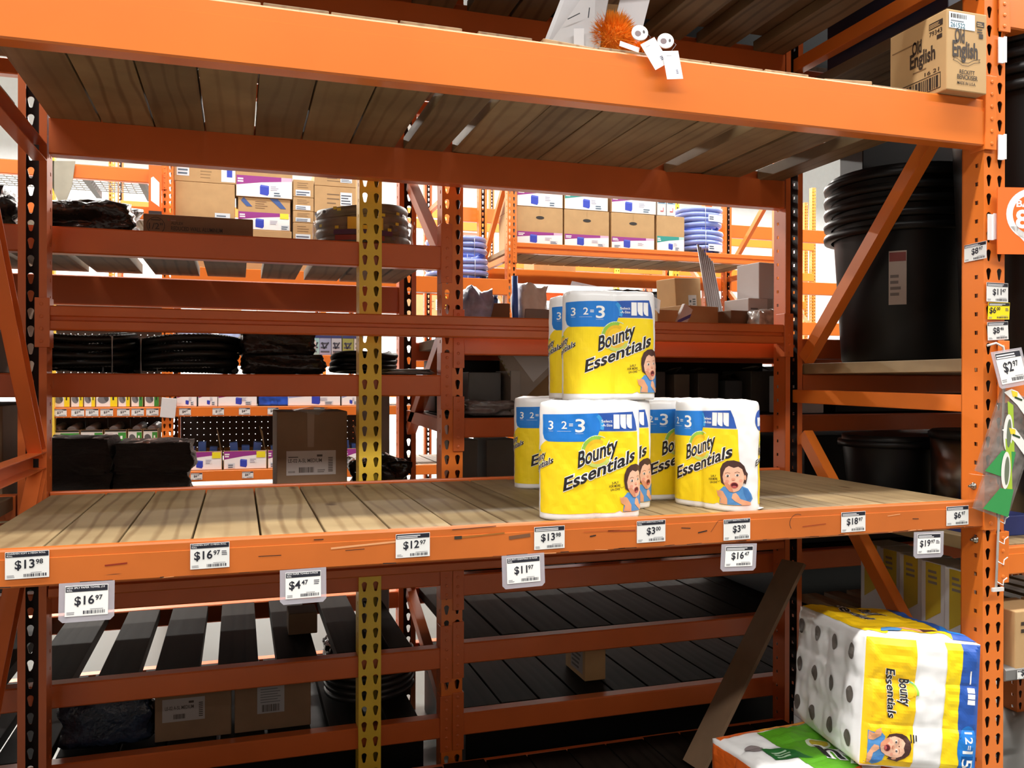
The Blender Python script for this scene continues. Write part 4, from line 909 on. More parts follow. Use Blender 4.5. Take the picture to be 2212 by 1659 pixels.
# dark wrapped bundles on the lower deck
Z3 = .9885; BR = mat('dark_brown_bundle', (42, 34, 30), .5, .35, 40, stretch=(1, 1, 9), bump=.8, bscale=80)
for x, s in ((.035, 'left'), (.25, 'right')):
    for k, nm in enumerate(('lower', 'upper')):
        lump('dark brown shrink-wrapped bundle, %s one of the %s stack behind the shelf' % (nm, s), x+(.012 if k and s == 'right' else 0)-.006, 1.30, Z3+k*.115, .20+.03*(s == 'right'), .28, .118-(.018 if k and s == 'right' else 0), BR, 'wrapped_bundle', 'bundle', 13+k+x*10, .16, .82)
        w2 = [o for o in bpy.data.objects if o.get('label', '').startswith('dark brown shrink-wrapped bundle, %s one of the %s' % (nm, s))][0]
        if k:
            mb = MB().m(mat('white_sheen_wrap', (224, 224, 228), .15, .2, 20, alpha=.72, bump=.6, bscale=30)); n = 10; v = [(-.09+.18*i/n, -.12+.24*j/n, .112-.018*(s == 'right')+.010*noise.noise(Vector((i*.7, j*.7, x*9)))+.006) for j in range(n+1) for i in range(n+1)]  # wrap coloured white to paint the bright sheen on the bundle tops
            mb.raw(v, [(j*(n+1)+i, j*(n+1)+i+1, (j+1)*(n+1)+i+1, (j+1)*(n+1)+i) for j in range(n) for i in range(n)], True); mb.build('clear_wrap', w2)
t = carton('dark brown carton with taped crumpled top and a white shipping label', .747, 1.08, Z3, .228, .24, .318, rot=.02, m=CARDD)
P = Print(plane((-.114, -.12, 0), (1, 0, 0), (0, 0, 1)), base=.0008, step=.0003); P.rect(.030, .108, .190, .188, (176, 168, 164), 0); P.text('LE-02 A-5L MEDIUM', .036, .150, .012, KB, 1, .108, off=.012); P.lines(.036, .166, .07, .172, 1, KB, 1); P.rect(.128, .168, .146, .175, KB, 1); P.barcode(.070, .116, .118, .134, KB, 1, 14); P.barcode(.036, .116, .058, .122, (110, 104, 100), 1); P.lines(.165, .118, .180, .168, 9, KB, 1, rag=0); P.lines(.13, .116, .155, .128, 2, (110, 104, 100), 1)
P.build('printed_face', t)
P = Print(plane((-.114, -.12, 0), (1, 0, 0), (0, 0, 1)), base=.0008); P.poly([(.096, .317), (.120, .317), (.118, .20), (.098, .20)], (140, 116, 96), 0); P.build('tape_strip', t)
mb = MB().m(GLOSSW); mb.raw([(-.06, -.118, .320), (.0, -.122, .335), (.05, -.118, .330), (.09, -.1, .320), (-.05, .0, .322), (.05, .02, .324), (-.08, -.08, .335), (.02, -.123, .305)], [(0, 1, 4, 6), (1, 2, 5, 4), (2, 3, 5), (0, 7, 1), (1, 7, 2)]); mb.build('tape', t)
lump('crumpled clear and black plastic bag behind the yellow post', 1.00, 1.30, Z3, .18, .2, .13, BLACKW, 'plastic_bag', 'bag', 21, .45, .6, fr=3)
# leaning dark panel beside the post and the pale panels behind
carton('pale grey board standing upright behind the orange upright', 1.05, 1.70, .30, .12, .02, 1.05, m=mat('pale_board', (170, 160, 160), .6), name='board', cat='board')
# low shelves, left
lump('heap of dark blue plastic packets at the bottom left', .125, 1.155, .271, .25, .15, .150, mat('dark_blue_film', (34, 44, 62), .25, .5, 30, bump=.5), 'packet_heap', 'packets', 23, .25, .8)
for cx, w_, lab, st in ((.381, .228, 'dark carton with a wide shipping label at the bottom left', 0), (.625, .24, 'dark carton with a square label beside the coiled cable at bottom', 1)):
    t = carton(lab, cx, 1.075, .271, w_, .14, .165, m=CARDD)
    P = Print(plane((-w_/2, -.07, 0), (1, 0, 0), (0, 0, 1)), base=.0008, step=.0003)
    if not st: P.rect(.022, .06, .148, .132, (150, 144, 142), 0); P.text('LE-02 A-5L MEDIUM', .03, .098, .011, KB, 1, .085, off=.012); P.barcode(.055, .068, .09, .083, KB, 1); P.lines(.13, .07, .142, .118, 8, KB, 1, rag=0); P.rect(.1, .115, .115, .122, KB, 1)
    else: P.rect(.07, .055, .155, .15, (150, 150, 152), 0); P.lines(.08, .09, .145, .14, 6, (90, 90, 94), 1, fill=.3); P.barcode(.085, .06, .14, .083, KB, 1)
    P.build('printed_label', t)
coil('dark coil of cable at the bottom beside the yellow post', .97, 1.32, .271, .165, .013, 6, 3, mat('dark_cable', (46, 44, 44), .35, .2), 'cable_coil', 'cable', seed=8)
lump('black wrapped roll leaning on the cable coil', .92, 1.30, .419, .20, .22, .047, BLACKW, 'wrapped_bundle', 'bundle', 25, .2)
coil('dark hose coil on the shelf under the hanging price cards at left', .35, 1.45, .78, .15, .018, 2, 2, BLACKP, seed=9)
carton('dark flat carton on the low gapped planks', .735, 1.30, .508, .10, .12, .075, m=CARDD)
# right bay of the near rack
Z5 = 1.5765
lump('blue and white plastic bag beside the orange upright', 1.385, 1.40, Z5, .11, .16, .175, mat('blue_white_bag', (150, 170, 215), .25, .5, 14), 'plastic_bag', 'bag', 31, .3)
lump('dark blue crumpled bag on the small brown carton', 1.45, 1.50, Z5, .10, .12, .165, mat('navy_bag', (40, 52, 100), .2, .4, 20), 'plastic_bag', 'bag', 33, .3)
carton('small olive-brown carton behind the rail beside the blue bag', 1.478, 1.36, Z5, .09, .12, .135, m=CARDD)
mb = MB().m(mat('blue_tube', (52, 110, 214), .4)); mb.tube([(0, 0, 0), (-.004, 0, .245)], .012, 14); tag(mb.build('blue_tube', None, (1.552, 1.38, Z5)), 'upright bright blue tube between the cartons', 'tube')
lump('white plastic bag hanging over the grey tray', 1.625, 1.42, Z5+.0, .105, .14, .205, mat('white_bag', (214, 226, 228), .35, .12, 18), 'plastic_bag', 'bag', 35, .25, .85)
carton('shallow grey tray in front of the white bag', 1.66, 1.34, Z5, .16, .06, .115, m=GREY, name='tray', cat='tray')
def art_label(P, w_, h): P.rect(w_*.48, h*.30, w_*.80, h*.74, (206, 206, 204), 0); P.lines(w_*.52, h*.34, w_*.60, h*.70, 5, (80, 90, 90), 1); P.lines(w_*.64, h*.34, w_*.76, h*.70, 10, (90, 96, 96), 1, fill=.6, rag=.05)
t = carton('tilted tan carton with a white address label at right', 2.47, 1.66, Z5+.006, .165, .12, .30, rot=.30, m=CARD, art=art_label); t.rotation_euler = (0, -.07, .30)
carton('tan carton under the tilted carton with its flap open', 2.345, 1.36, Z5, .19, .22, .150, rot=.20, m=CARD)
carton('small tan carton right beside the top paper towel pack', 2.192, 1.34, Z5, .10, .14, .128, rot=.1, m=CARD)
carton('low brown carton between the tan cartons and the white boxes', 2.515, 1.30, Z5, .11, .14, .130, rot=.1, m=CARDD)
WBX = mat('white_box', (214, 214, 216), .6, .03)
carton('white carton standing upright beside the right upright', 2.66, 1.33, Z5+.1855, .10, .14, .155, rot=.15, m=WBX)
carton('white carton with barcode label lying by the right upright', 2.645, 1.32, Z5, .19, .16, .185, rot=.12, m=WBX, art=lambda P, w_, h: (P.lines(.01, .04, .05, .15, 9, (120, 120, 124), 1, fill=.5, rag=.1), P.rect(.10, .0, .13, .185, (170, 168, 164), 0)))
lump('clear bag of small hardware packets at the right end behind the rail', 2.585, 1.24, Z5, .10, .10, .12, mat('clear_bag', (190, 188, 184), .15, .4, 40), 'plastic_bag', 'bag', 37, .3)
t = carton('tan and white book-like packet leaning on the tilted carton', 2.235, 1.33, Z5+.03, .05, .02, .13, m=WBX, art=lambda P, w_, h: P.poly([(0, .03), (.05, .09), (.05, .11), (0, .05)], (90, 90, 170), 0)); t.rotation_euler = (0, .5, .2)
# bundle of pale tubes at right
t = thing('tube_bundle', 'bundle of slanting pale grey pipes behind the white cartons', 'pipes', (2.60, 1.62, Z5))
for k in range(7): mb = MB().m(mat('pale_pipe', (196, 198, 202), .35)); mb.tube([(.012*k-.02, 0, 0.02), (.012*k-.085, .03, .46-.012*k)], .0055, 8); mb.build('pipe', t)
# dark shelf behind the paper towels
Z6 = 1.283
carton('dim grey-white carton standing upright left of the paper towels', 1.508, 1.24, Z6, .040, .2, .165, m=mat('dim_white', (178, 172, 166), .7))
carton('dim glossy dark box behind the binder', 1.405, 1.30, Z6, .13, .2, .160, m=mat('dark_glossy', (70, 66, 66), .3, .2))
carton('dim tan carton directly behind the upper paper towel packs', 1.62, 1.34, Z6, .17, .2, .225, m=CARD)
t = thing('file_folder', 'pale folder with a spiral edge hanging point down beside the paper towels', 'folder', (1.52, 1.25, 1.36))
mb = MB().m(mat('grey_paper', (176, 166, 156), .7, .06)); mb.raw([(-.112, 0, .205), (.005, 0, .0), (.035, 0, -.008), (.13, .0, .08), (.13, 0, .21)], [(0, 1, 2, 3, 4)]); mb.raw([(-.112, .006, .205), (.005, .006, .0), (.035, .006, -.008), (.13, .006, .08), (.13, .006, .21)], [(4, 3, 2, 1, 0)]); mb.build('cover', t)
mb = MB().m(WBX); mb.raw([(-.07, -.004, .205), (.06, -.004, .045), (.13, -.004, .11), (.13, -.004, .205)], [(0, 1, 2, 3)]); mb.build('sheets', t)
for k in range(14): f_ = k/13; mb = MB().m(mat('olive_strip', (134, 124, 84), .6)); mb.bar((-.112+.117*f_, -.003, .205-.205*f_), (-.108+.117*f_, -.003, .198-.205*f_), .007, .004, (0, 1, 0)); mb.build('ring', t)
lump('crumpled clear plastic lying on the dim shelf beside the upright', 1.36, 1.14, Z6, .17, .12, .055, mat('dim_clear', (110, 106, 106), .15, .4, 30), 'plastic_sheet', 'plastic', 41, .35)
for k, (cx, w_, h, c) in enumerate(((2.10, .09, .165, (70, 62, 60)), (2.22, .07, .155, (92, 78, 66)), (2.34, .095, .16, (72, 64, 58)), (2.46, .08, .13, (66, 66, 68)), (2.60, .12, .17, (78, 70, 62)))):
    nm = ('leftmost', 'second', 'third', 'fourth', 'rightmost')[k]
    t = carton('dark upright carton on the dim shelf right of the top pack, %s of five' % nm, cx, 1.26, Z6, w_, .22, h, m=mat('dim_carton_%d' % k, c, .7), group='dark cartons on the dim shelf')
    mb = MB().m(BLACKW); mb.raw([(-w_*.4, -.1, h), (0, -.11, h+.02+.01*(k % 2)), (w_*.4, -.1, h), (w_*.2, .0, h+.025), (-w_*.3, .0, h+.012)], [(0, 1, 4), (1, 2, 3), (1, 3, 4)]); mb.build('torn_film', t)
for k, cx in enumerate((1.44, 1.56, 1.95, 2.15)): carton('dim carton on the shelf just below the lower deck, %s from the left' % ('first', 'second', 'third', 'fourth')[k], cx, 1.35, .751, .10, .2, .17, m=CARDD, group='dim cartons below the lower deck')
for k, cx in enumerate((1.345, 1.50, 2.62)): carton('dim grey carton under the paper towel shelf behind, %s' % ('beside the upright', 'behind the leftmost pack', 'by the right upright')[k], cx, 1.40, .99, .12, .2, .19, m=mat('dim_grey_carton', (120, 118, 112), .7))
deck('hidden planks level with the lower deck behind the paper towels', even(1.255, 3.67, 17, .004), 1.0505, 1.8195, .95, m=WOODG)
t = carton('small brown carton with a label on its left side at bottom right', 1.80, 1.16, .279, .085, .20, .165, rot=.0, m=CARD)
P = Print(plane((-.0425, .10, 0), (0, -1, 0), (0, 0, 1)), base=.0008); P.rect(.06, .02, .18, .14, (150, 140, 136)); P.lines(.07, .03, .17, .13, 6, KB, 1); P.build('printed_label', t)
# brown board leaning across the bottom right of our bay
t = thing('board', 'brown cardboard sheet leaning diagonally in the dark at bottom right', 'board', (1.93, .62, .17))
mb = MB().m(CARDD); mb.bar((-.02, 0, .0), (.40, .06, .62), .012, .115, (0, 1, 0)); mb.build('sheet', t)

# ------------------------------------------------------------------ the rack across the next aisle
FY = 4.68; FB = 5.60
HB = mat('pale_blue_hose', (140, 158, 226), .2, .15, coat=.4)
def frame3(x, label): return frame('upright_frame', label, x, FY, FB, ME_OR, ME_OR, [(4.74, 1.6, 5.55, 2.3), (4.74, 2.42, 5.55, 2.42), (4.74, 3.2, 5.55, 2.5), (4.74, .9, 5.55, .4)], ORANGE, 1)
frame3(.036, 'bright orange far upright at left with an orange sign on it')
frame3(2.590, 'bright orange far upright in the middle beside the blue hoses')
frame3(5.090, 'bright orange far upright at right')
frame3(-2.50, 'far orange upright beyond the left edge')
for x, y, lab in ((-.715, 4.66, 'yellow perforated far post seen through the top left gap'), (4.62, 5.72, 'yellow perforated far post seen right of the hose stack')):
    t = thing('yellow_post', lab, 'post', (x, y, 0)); link('column', ME_YE, t)
def fbeam(x0, x1, z0, z1, label, y=FY, m=ORANGE, kind='box', conn=()):
    return beam(label, x0, x1, y, z0, z1, material=m, kind=kind, conn=conn, depth=.05)
L0, L1, M0, M1, R0_, R1_ = -2.46, 0.0, .073, 2.553, 2.627, 5.053
fbeam(L0, L1, 2.80, 2.895, 'far orange beam under a wire deck at top left', conn=[('r', 2.76, 2.93)])
fbeam(L0, L1, 2.543, 2.632, 'bright far orange beam below the white gap at top left')
for a, c, s in ((L0, L1, 'left'), (M0, M1, 'middle'), (R0_, R1_, 'right')):
    fbeam(a, c, 1.156, 1.226, 'far orange shelf edge carrying white price tags, %s bay' % s)
fbeam(L0, L1, .890, .963, 'lower far orange shelf edge in the left bay'); fbeam(M0, M1, .690, .767, 'lower far orange shelf edge in the middle bay')
fbeam(M0, M1, 2.100, 2.225, 'far orange beam behind the planks and the blue hoses');
fbeam(M0, M1, 1.52, 1.605, 'far orange beam behind the black bundles'); fbeam(R0_, R1_, 2.440, 2.525, 'bright far orange beam under the printed cartons at right', kind='groove', conn=[('l', 2.36, 2.56), ('r', 2.40, 2.62)])
fbeam(R0_, R1_, 1.70, 1.78, 'far orange beam behind the tan cartons at right')
for a, c, z, s, n in ((M0, M1, 2.187, 'middle bay under the blue hoses', 16), (R0_, R1_, 2.487, 'right bay under the printed cartons', 16), (L0, L1, 2.594, 'left bay below the white gap', 14), (M0, M1, 1.567, 'middle bay behind the black bundles', 14), (M0, M1, 1.188, 'middle bay price tag shelf', 14), (L0, L1, 1.188, 'left bay price tag shelf', 14), (L0, L1, .925, 'lowest shelf in the left bay', 14), (M0, M1, .729, 'lowest shelf in the middle bay', 14), (R0_, R1_, 1.742, 'right bay behind the tan cartons', 14), (R0_, R1_, 1.188, 'right bay price tag shelf', 14)):
    deck('far planks, '+s, even(a+.01, c-.01, n, .008), FY+.051, FB, z, m=WOODG if z < 2.3 else WOOD)
# wire deck top left
t = thing('wire_deck', 'grey wire mesh deck on the far rack at top left', 'wire deck', (-1.23, FY+.05, 2.90)); WR = mat('grey_wire', (120, 122, 120), .4, metal=.6)
mb = MB().m(WR)
for k in range(46): mb.bar((-1.2+k*.053, 0, 0), (-1.2+k*.053, .85, 0), .006, .006)
for k in range(12): mb.bar((-1.2, k*.077, .004), (1.2, k*.077, .004), .006, .006)
tag(mb.build('mesh', t), kind='stuff')
for k in range(7): mb = MB().m(BLACKP); mb.bar((-1.15+k*.37, 0, -.03), (-1.15+k*.37, .85, -.03), .04, .05); mb.build('channel', t)
mb = MB().m(mat('sign_orange', (248, 112, 36))); t = thing('bay_sign', 'orange sign with white shape on the far upright at left', 'sign', (-.085, FY-.03, 2.50)); mb.box(0, .085, 0, .004, 0, .42); mb.build('panel', t)
P = Print(plane((0, 0, 0), (1, 0, 0), (0, 0, 1)), base=.001); P.poly([(.015, .17), (.015, .33), (.03, .34), (.07, .30), (.07, .13)], WHT); P.rect(.0, .0, .085, .10, (50, 44, 48), 0); P.build('printed_mark', t)
mb = MB().m(mat('grey_cloth', (170, 166, 150), .9)); mb.raw([(-.08, 0, .28), (.09, 0, .29), (.07, 0, .12), (.03, 0, 0), (-.01, 0, .0), (-.05, 0, .1)], [(0, 1, 2, 3, 4, 5)]); mb.raw([(-.08, .01, .28), (.09, .01, .29), (.07, .01, .12), (.03, .01, 0), (-.01, .01, .0), (-.05, .01, .1)], [(5, 4, 3, 2, 1, 0)])
tag(mb.build('cloth', None, (-.64, FY-.02, 2.62)), 'grey cloth hanging in the bright top left gap', 'cloth')
# cartons in the middle bay (stacked)
ZC = 2.4465
for k, (x, wd) in enumerate(((.285, .405), (.695, .39), (1.13, .44))): carton('plain far tan carton at the base of the stacked cartons, %s' % ('left', 'middle', 'right')[k], x, FY+.06, 2.2265, wd, .5, .218, group='base row of the stacked cartons')
def ac_plain_sticker(P, w_, h): P.rect(w_*.04, h*.25, w_*.24, h*.85, STK, 0); P.lines(w_*.06, h*.32, w_*.22, h*.78, 3, (80, 100, 120), 1); P.lines(w_*.42, h*.2, w_*.62, h*.9, 5, (150, 120, 80), 0, fill=.3); P.rect(w_*.76, h*.08, w_-.004, h-.004, WHT, 0); P.rect(w_*.85, h*.3, w_*.94, h*.85, BXB, 1)
carton('far tan carton with a purple band, lower left of the stacked cartons', .285, FY+.06, ZC, .405, .5, .395, art=lambda P, w_, h: (art_band(PUR, .32, .36, .70, )(P, w_, h), P.rect(w_*.66, h*.34, w_*.92, h*.46, STK, 2), P.lines(w_*.69, h*.35, w_*.9, h*.44, 2, (80, 100, 120), 3)))
carton('far tan carton with a white sticker and blue picture, top left of the stacked cartons', .285, FY+.06, ZC+.397, .42, .5, .16, art=ac_plain_sticker)
carton('far tan carton with blank front below the chevron carton', .695, FY+.06, ZC-.0, .39, .5, .075)
carton('far carton with blue chevron marks and a purple band, middle of the stacked cartons', .695, FY+.07, ZC+.077, .37, .5, .235, art=lambda P, w_, h: (art_band(PUR, .55, .33, .82)(P, w_, h), P.poly([(.04, h), (.10, h*.72), (.06, h*.72), (.02, h*.9)], (60, 90, 150), 2), P.poly([(.22, h), (.30, h*.70), (.34, h*.70), (.28, h)], (60, 90, 150), 2), P.lines(.12, h*.68, .21, h*.95, 4, (140, 110, 80), 2, fill=.3), P.rect(w_*.80, h*.38, w_*.97, h*.55, (236, 226, 60), 4)))
carton('far tan carton with a purple band, upper middle of the stacked cartons', .695, FY+.06, ZC+.314, .40, .5, .26, art=art_band(PUR, .60, .42, .66))
for k, (z, h) in enumerate(((0, .145), (.147, .085), (.234, .10), (.336, .13))): carton('small far tan labelled carton, %s in the stack behind the wrapped coil' % ('bottom one', 'second from bottom', 'third from bottom', 'top one')[k], .975, FY+.06, ZC+z, .15, .4, h, art=lambda P, w_, h: (P.lines(w_*.2, h*.55, w_*.8, h*.92, 3, (140, 112, 80), 0, fill=.3), P.rect(w_*.12, h*.08, w_*.84, h*.42, STK, 1), P.lines(w_*.16, h*.12, w_*.8, h*.38, 2, (80, 90, 110), 2)), group='small tan cartons behind the wrapped coil')
for k, (z, h) in enumerate(((0, .23), (.232, .20), (.434, .11))): carton('wide far tan side-labelled carton, %s in the stack behind yellow post' % ('bottom one', 'middle one', 'top one')[k], 1.21, FY+.06, ZC+z, .31, .4, h, art=art_plain(3, .62), group='wide tan cartons behind the yellow post')
# blue and orange goods in the middle of the far bay
for k in range(2): coil('stacked pale blue hose coil by the far middle upright, %s one' % ('lower', 'upper')[k], 2.21, FY+.30, 2.2265+.176*k, .265-.01*k, .024, 3, 2, HB, seed=40+k, squash=.9, tie=[-1.2])
lump('teal wrapped bundle right of the pale blue hoses', 2.48, FY+.68, 2.2265, .14, .3, .12, mat('teal_film', (60, 140, 150), .4), 'wrapped_bundle', 'bundle', 43, .2)
# right bay: two rows of printed cartons and the blue hose stack
ZR = 2.5265
xs = [2.645, 3.055, 3.475, 3.895]; ws = [.402, .405, .405, .270]
for k in range(4):
    n = ('first', 'second', 'third', 'fourth')[k]
    carton('far tan carton with a hand hole and printed band, bottom row, %s from the left' % n if k < 3 else 'far tan carton with a teal band at the right end of the bottom row', xs[k]+ws[k]/2, FY+.05, ZR, ws[k]-.006, .5, .300, art=art_hole(PUR, (.72, .74, .06)[k]) if k < 3 else art_band(TEAL, .42, .42, .66), group='printed cartons on the far right shelf')
for k, (x, wd, c, lab) in enumerate(((2.645, .402, PUR, 'far carton with a purple band, top row, left of the teal one'), (3.055, .395, TEAL, 'far carton with a teal band in the top row'), (3.475, .42, PUR, 'far carton with a purple band, top row, right of the teal one'))):
    carton(lab, x+wd/2, FY+.05, ZR+.302, wd-.006, .5, .20, art=art_band(c, .78, .30 if c == PUR else .42, .70), group='printed cartons on the far right shelf')
for k in range(2): carton('small white box with blue label on the top row, %s of two' % ('left', 'right')[k], 3.945+.09*k, FY+.05, ZR+.302, .082, .3, .16, m=WBX, art=lambda P, w_, h: (P.rect(.004, h*.62, w_-.004, h*.96, (150, 190, 214), 0), P.lines(.01, h*.66, w_-.01, h*.92, 2, (50, 60, 80), 1), P.rect(w_*.35, h*.2, w_*.7, h*.42, (200, 90, 90), 1), P.rect(w_*.35, h*.26, w_*.62, h*.42, WHT, 2)))
for k in range(2):
    t = coil('shiny pale blue wrapped hose coil on the far right shelf, %s one' % ('lower', 'upper')[k], 4.40, FY+.26, ZR+.205*k, .232-.008*k, .0235, 4, 2, HB, seed=50+k, tie=[-1.75])
    P = Print(lambda u, v, h: Vector(((.236+h)*math.sin(u/.236), -(.236+h)*math.cos(u/.236), v)), strip=.012, base=.002); P.rect(-.02, .02+.05*k, .16, .08+.05*k, (222, 226, 236), 0); P.lines(-.01, .035+.05*k, .05, .07+.05*k, 2, (40, 50, 80), 1); P.build('printed_label', t)
# tag shelf: boxes and tags
def abox(col): return lambda P, w_, h: (P.rect(.003, .003, w_-.003, h-.003, (236, 236, 232), 0), P.rect(w_*.66, .003, w_-.003, h-.003, col, 1), P.ell(w_*.34, h*.45, w_*.26, h*.24, (120, 122, 126), 1, rot=.25), P.ell(w_*.48, h*.52, w_*.10, h*.20, (80, 82, 86), 2, rot=.25), P.text('1', w_*.76, h*.4, h*.35, INKN, 2, w_*.08, off=.012))
ylw = (240, 222, 30); grn = (60, 150, 60)
for k, (a, c, col) in enumerate(((95, 111, ylw), (114, 151, ylw), (153, 180, ylw), (181, 206, ylw), (207, 254, ylw), (255, 281, ylw), (283, 309, grn), (312, 344, grn))):
    pxcarton('small fitting box with a %s label on the tag shelf, %s from the left' % ('yellow' if col == ylw else 'green', ('first', 'second', 'third', 'fourth', 'fifth', 'sixth', 'first green', 'second green')[k]), a, 845, c, 882, FY+.03, .3, z0=1.2275, h=.12, m=CARD, art=abox(col), group='fitting boxes on the tag shelf')
for k, (a, c) in enumerate(((381, 425), (428, 470), (471, 555))): pxcarton('white and purple box on the tag shelf right of the far upright, %s of three' % ('first', 'second', 'third')[k], a, 845, c, 880, FY+.03, .3, z0=1.2275, h=.13, m=WBX, art=art_band(PUR, .85, .45, .7), group='white boxes on the tag shelf')
for k, (a, c) in enumerate(((622, 735), (738, 776))): pxcarton('pale box on the tag shelf beside the yellow post, %s of two' % ('wide one', 'narrow one')[k], a, 845, c, 878, FY+.03, .3, z0=1.2275, h=.13, m=WBX, art=art_band((150, 170, 220), .8, .45, .7), group='pale boxes on the tag shelf')
for k in range(2): lump('bright blue plastic fitting on the tag shelf, %s of two' % ('left', 'right')[k], at(578+26*k, 870, FY+.12).x, FY+.12, 1.2275, .13, .14, .12, mat('bright_blue', (34, 92, 210), .35), 'blue_fitting', 'fitting', 61+k, .15, .9)
for k, px in enumerate((129, 167, 198, 230, 266, 297, 329)): price_tag((at(px-13, 900, FY).x, FY-.0015, 1.166), (1, 0, 0), (0, 0, 1), .080, .050, '$5' if ('$5', .02) in TEXTS else '$3', '98', 'white far price tag under the fitting boxes, %s of seven' % ('first', 'second', 'third', 'fourth', 'fifth', 'sixth', 'seventh')[k], group='far price tags under the fitting boxes')
for k, px in enumerate((399, 471, 528, 590, 690)): price_tag((at(px-12, 890, FY).x, FY-.0015, 1.166), (1, 0, 0), (0, 0, 1), .078, .050, '$11' if k == 1 else '$4', '97', 'white far price tag right of the far upright, %s of five' % ('first', 'second', 'third', 'fourth', 'fifth')[k], group='far price tags right of the far upright')
t = carton('white paper bag hanging over the edge of the tag shelf at the far upright', at(362, 880, FY).x, FY-.02, 1.15, .10, .01, .14, m=WBX, name='paper', cat='paper'); t.rotation_euler = (0, .1, 0)
# lower bins
for k, (a, c) in enumerate(((60, 170), (172, 221), (224, 272), (275, 306), (308, 340))):
    A = at(a, 956, FY); Cc = at(c, 956, FY); h = .17
    t = carton('open bin with a green label and dark fittings in it, %s from the left' % ('first', 'second', 'third', 'fourth', 'fifth')[k], (A.x+Cc.x)/2, FY+.03, .9645, Cc.x-A.x, .3, .105, open_top=True, art=lambda P, w_, h: (P.rect(.003, .012, w_-.003, h-.002, (226, 228, 224), 0), P.rect(w_*.62, .012, w_-.003, h*.80, grn, 1), P.ell(w_*.32, h*.42, w_*.22, h*.26, (90, 92, 94), 1, rot=.3), P.rect(.003, h*.86, w_-.003, h-.002, (40, 44, 40), 1), P.text('5' if w_ > .2 else '1', w_*.72, h*.38, h*.2, WHT, 2, w_*.10, off=.012)), group='green labelled bins', name='bin', cat='bin')
    mb = MB().m(mat('grey_fitting', (150, 150, 152), .4)); wd = Cc.x-A.x
    for q in range(max(1, int(wd/.10))): x = -wd/2+.05+q*.10; mb.tube([(x, -.10, .10), (x+.03, .05, .125)], .028, 10)
    mb.build('fittings', t); mb = MB().m(BLACKP); mb.box(-wd/2+.006, wd/2-.006, .12, .14, .02, .17); mb.build('liner', t)
for k, (a, c) in enumerate(((388, 480), (482, 577), (578, 640), (745, 790))):
    A = at(a, 1016, FY); Cc = at(c, 1016, FY); wd = Cc.x-A.x
    t = carton('open purple and white labelled bin holding blue boxes, %s from the left' % ('first', 'second', 'third', 'fourth')[k], (A.x+Cc.x)/2, FY+.03, .7685, wd-.004, .35, .135, open_top=True, art=lambda P, w_, h: (art_band(PUR, .97, .38, .1)(P, w_, h), P.rect(w_*.76, h*.62, w_*.97, h*.95, (240, 226, 40), 5)), group='purple labelled bins', name='bin', cat='bin')
    for q in range(3): mb = MB().m(mat('blue_box_plastic', (64, 108, 190), .4)); mb.box(-wd*.30+q*wd*.22, -wd*.12+q*wd*.22, -.1, .02, .06+.02*(q % 2), .165+.03*((q+k) % 2), Matrix.Rotation(.1*q-.1, 4, 'Y')); mb.build('blue_box', t)
    mb = MB().m(CARD); mb.raw([(wd/2-.012, -.16, .13), (wd/2-.012, .16, .13), (wd/2-.05, .16, .30), (wd/2-.03, -.1, .27)], [(0, 1, 2, 3), (3, 2, 1, 0)]); mb.build('side_flap', t)
for k, px in enumerate((424, 535)): price_tag((at(px-12, 1025, FY).x, FY-.0015, .705), (1, 0, 0), (0, 0, 1), .078, .048, '$6', '97', 'white price tag on the lowest far shelf edge, %s of two' % ('left', 'right')[k], group='far price tags on the lowest edge')
# dark perforated back panels of the far rack
PEG = mat('dark_pegboard', (64, 52, 48), .7, .2, 6)
def pegboard(label, x0, x1, z0, z1, y):
    t = thing('pegboard', label, 'pegboard', ((x0+x1)/2, y, z0)); mb = MB().m(PEG); h = (x1-x0)/2; p = .05; nx = int((x1-x0)/p); nz = int((z1-z0)/p)
    for i in range(nx): perf(mb, -h+i*p, -h+(i+1)*p, p, nz, [squarehole(-h+(i+.5)*p, p/2, .0028)], lambda u, v, tt: (u, tt, v))
    mb.build('panel', t); return t
pegboard('dark pegboard at the back of the far left bay', -.9, L1, 1.0, 2.05, FB-.05); pegboard('dark pegboard at the back of the far middle bay', M0, 1.6, .80, 1.5, FB-.05)
for k, (a, c, col) in enumerate(((672, 690, (150, 190, 190)), (690, 715, (150, 156, 184)), (716, 738, (180, 180, 186)), (740, 764, (150, 150, 80)), (765, 785, (200, 190, 180)))): pxcarton('picture-label carton behind the black bundles, %s of five' % ('first', 'second', 'third', 'fourth', 'fifth')[k], a, 726, c, 764, FY+.03, .25, z0=1.606, h=.16, m=mat('pict_%d' % k, col, .5), art=lambda P, w_, h: (P.rect(0, h*.8, w_, h, (50, 60, 110), 0), P.lines(.01, .02, w_-.01, h*.7, 3, (80, 84, 96), 0, fill=.4), P.stroke([(.02, h*.6), (w_*.4, h*.3), (w_*.8, h*.6)], .01, (50, 54, 66), 1)), group='picture cartons')
for k, (x, wd) in enumerate(((.62, .22), (.86, .16))): lump('pale blue bag behind the corrugated coil, %s of two' % ('left', 'right')[k], at(420+90*k, 740, FY).x, FY+.15, 1.606, .23, .2, .17, mat('pale_blue_film', (170, 186, 224), .25, .3, 20), 'plastic_bag', 'bag', 71+k, .2)
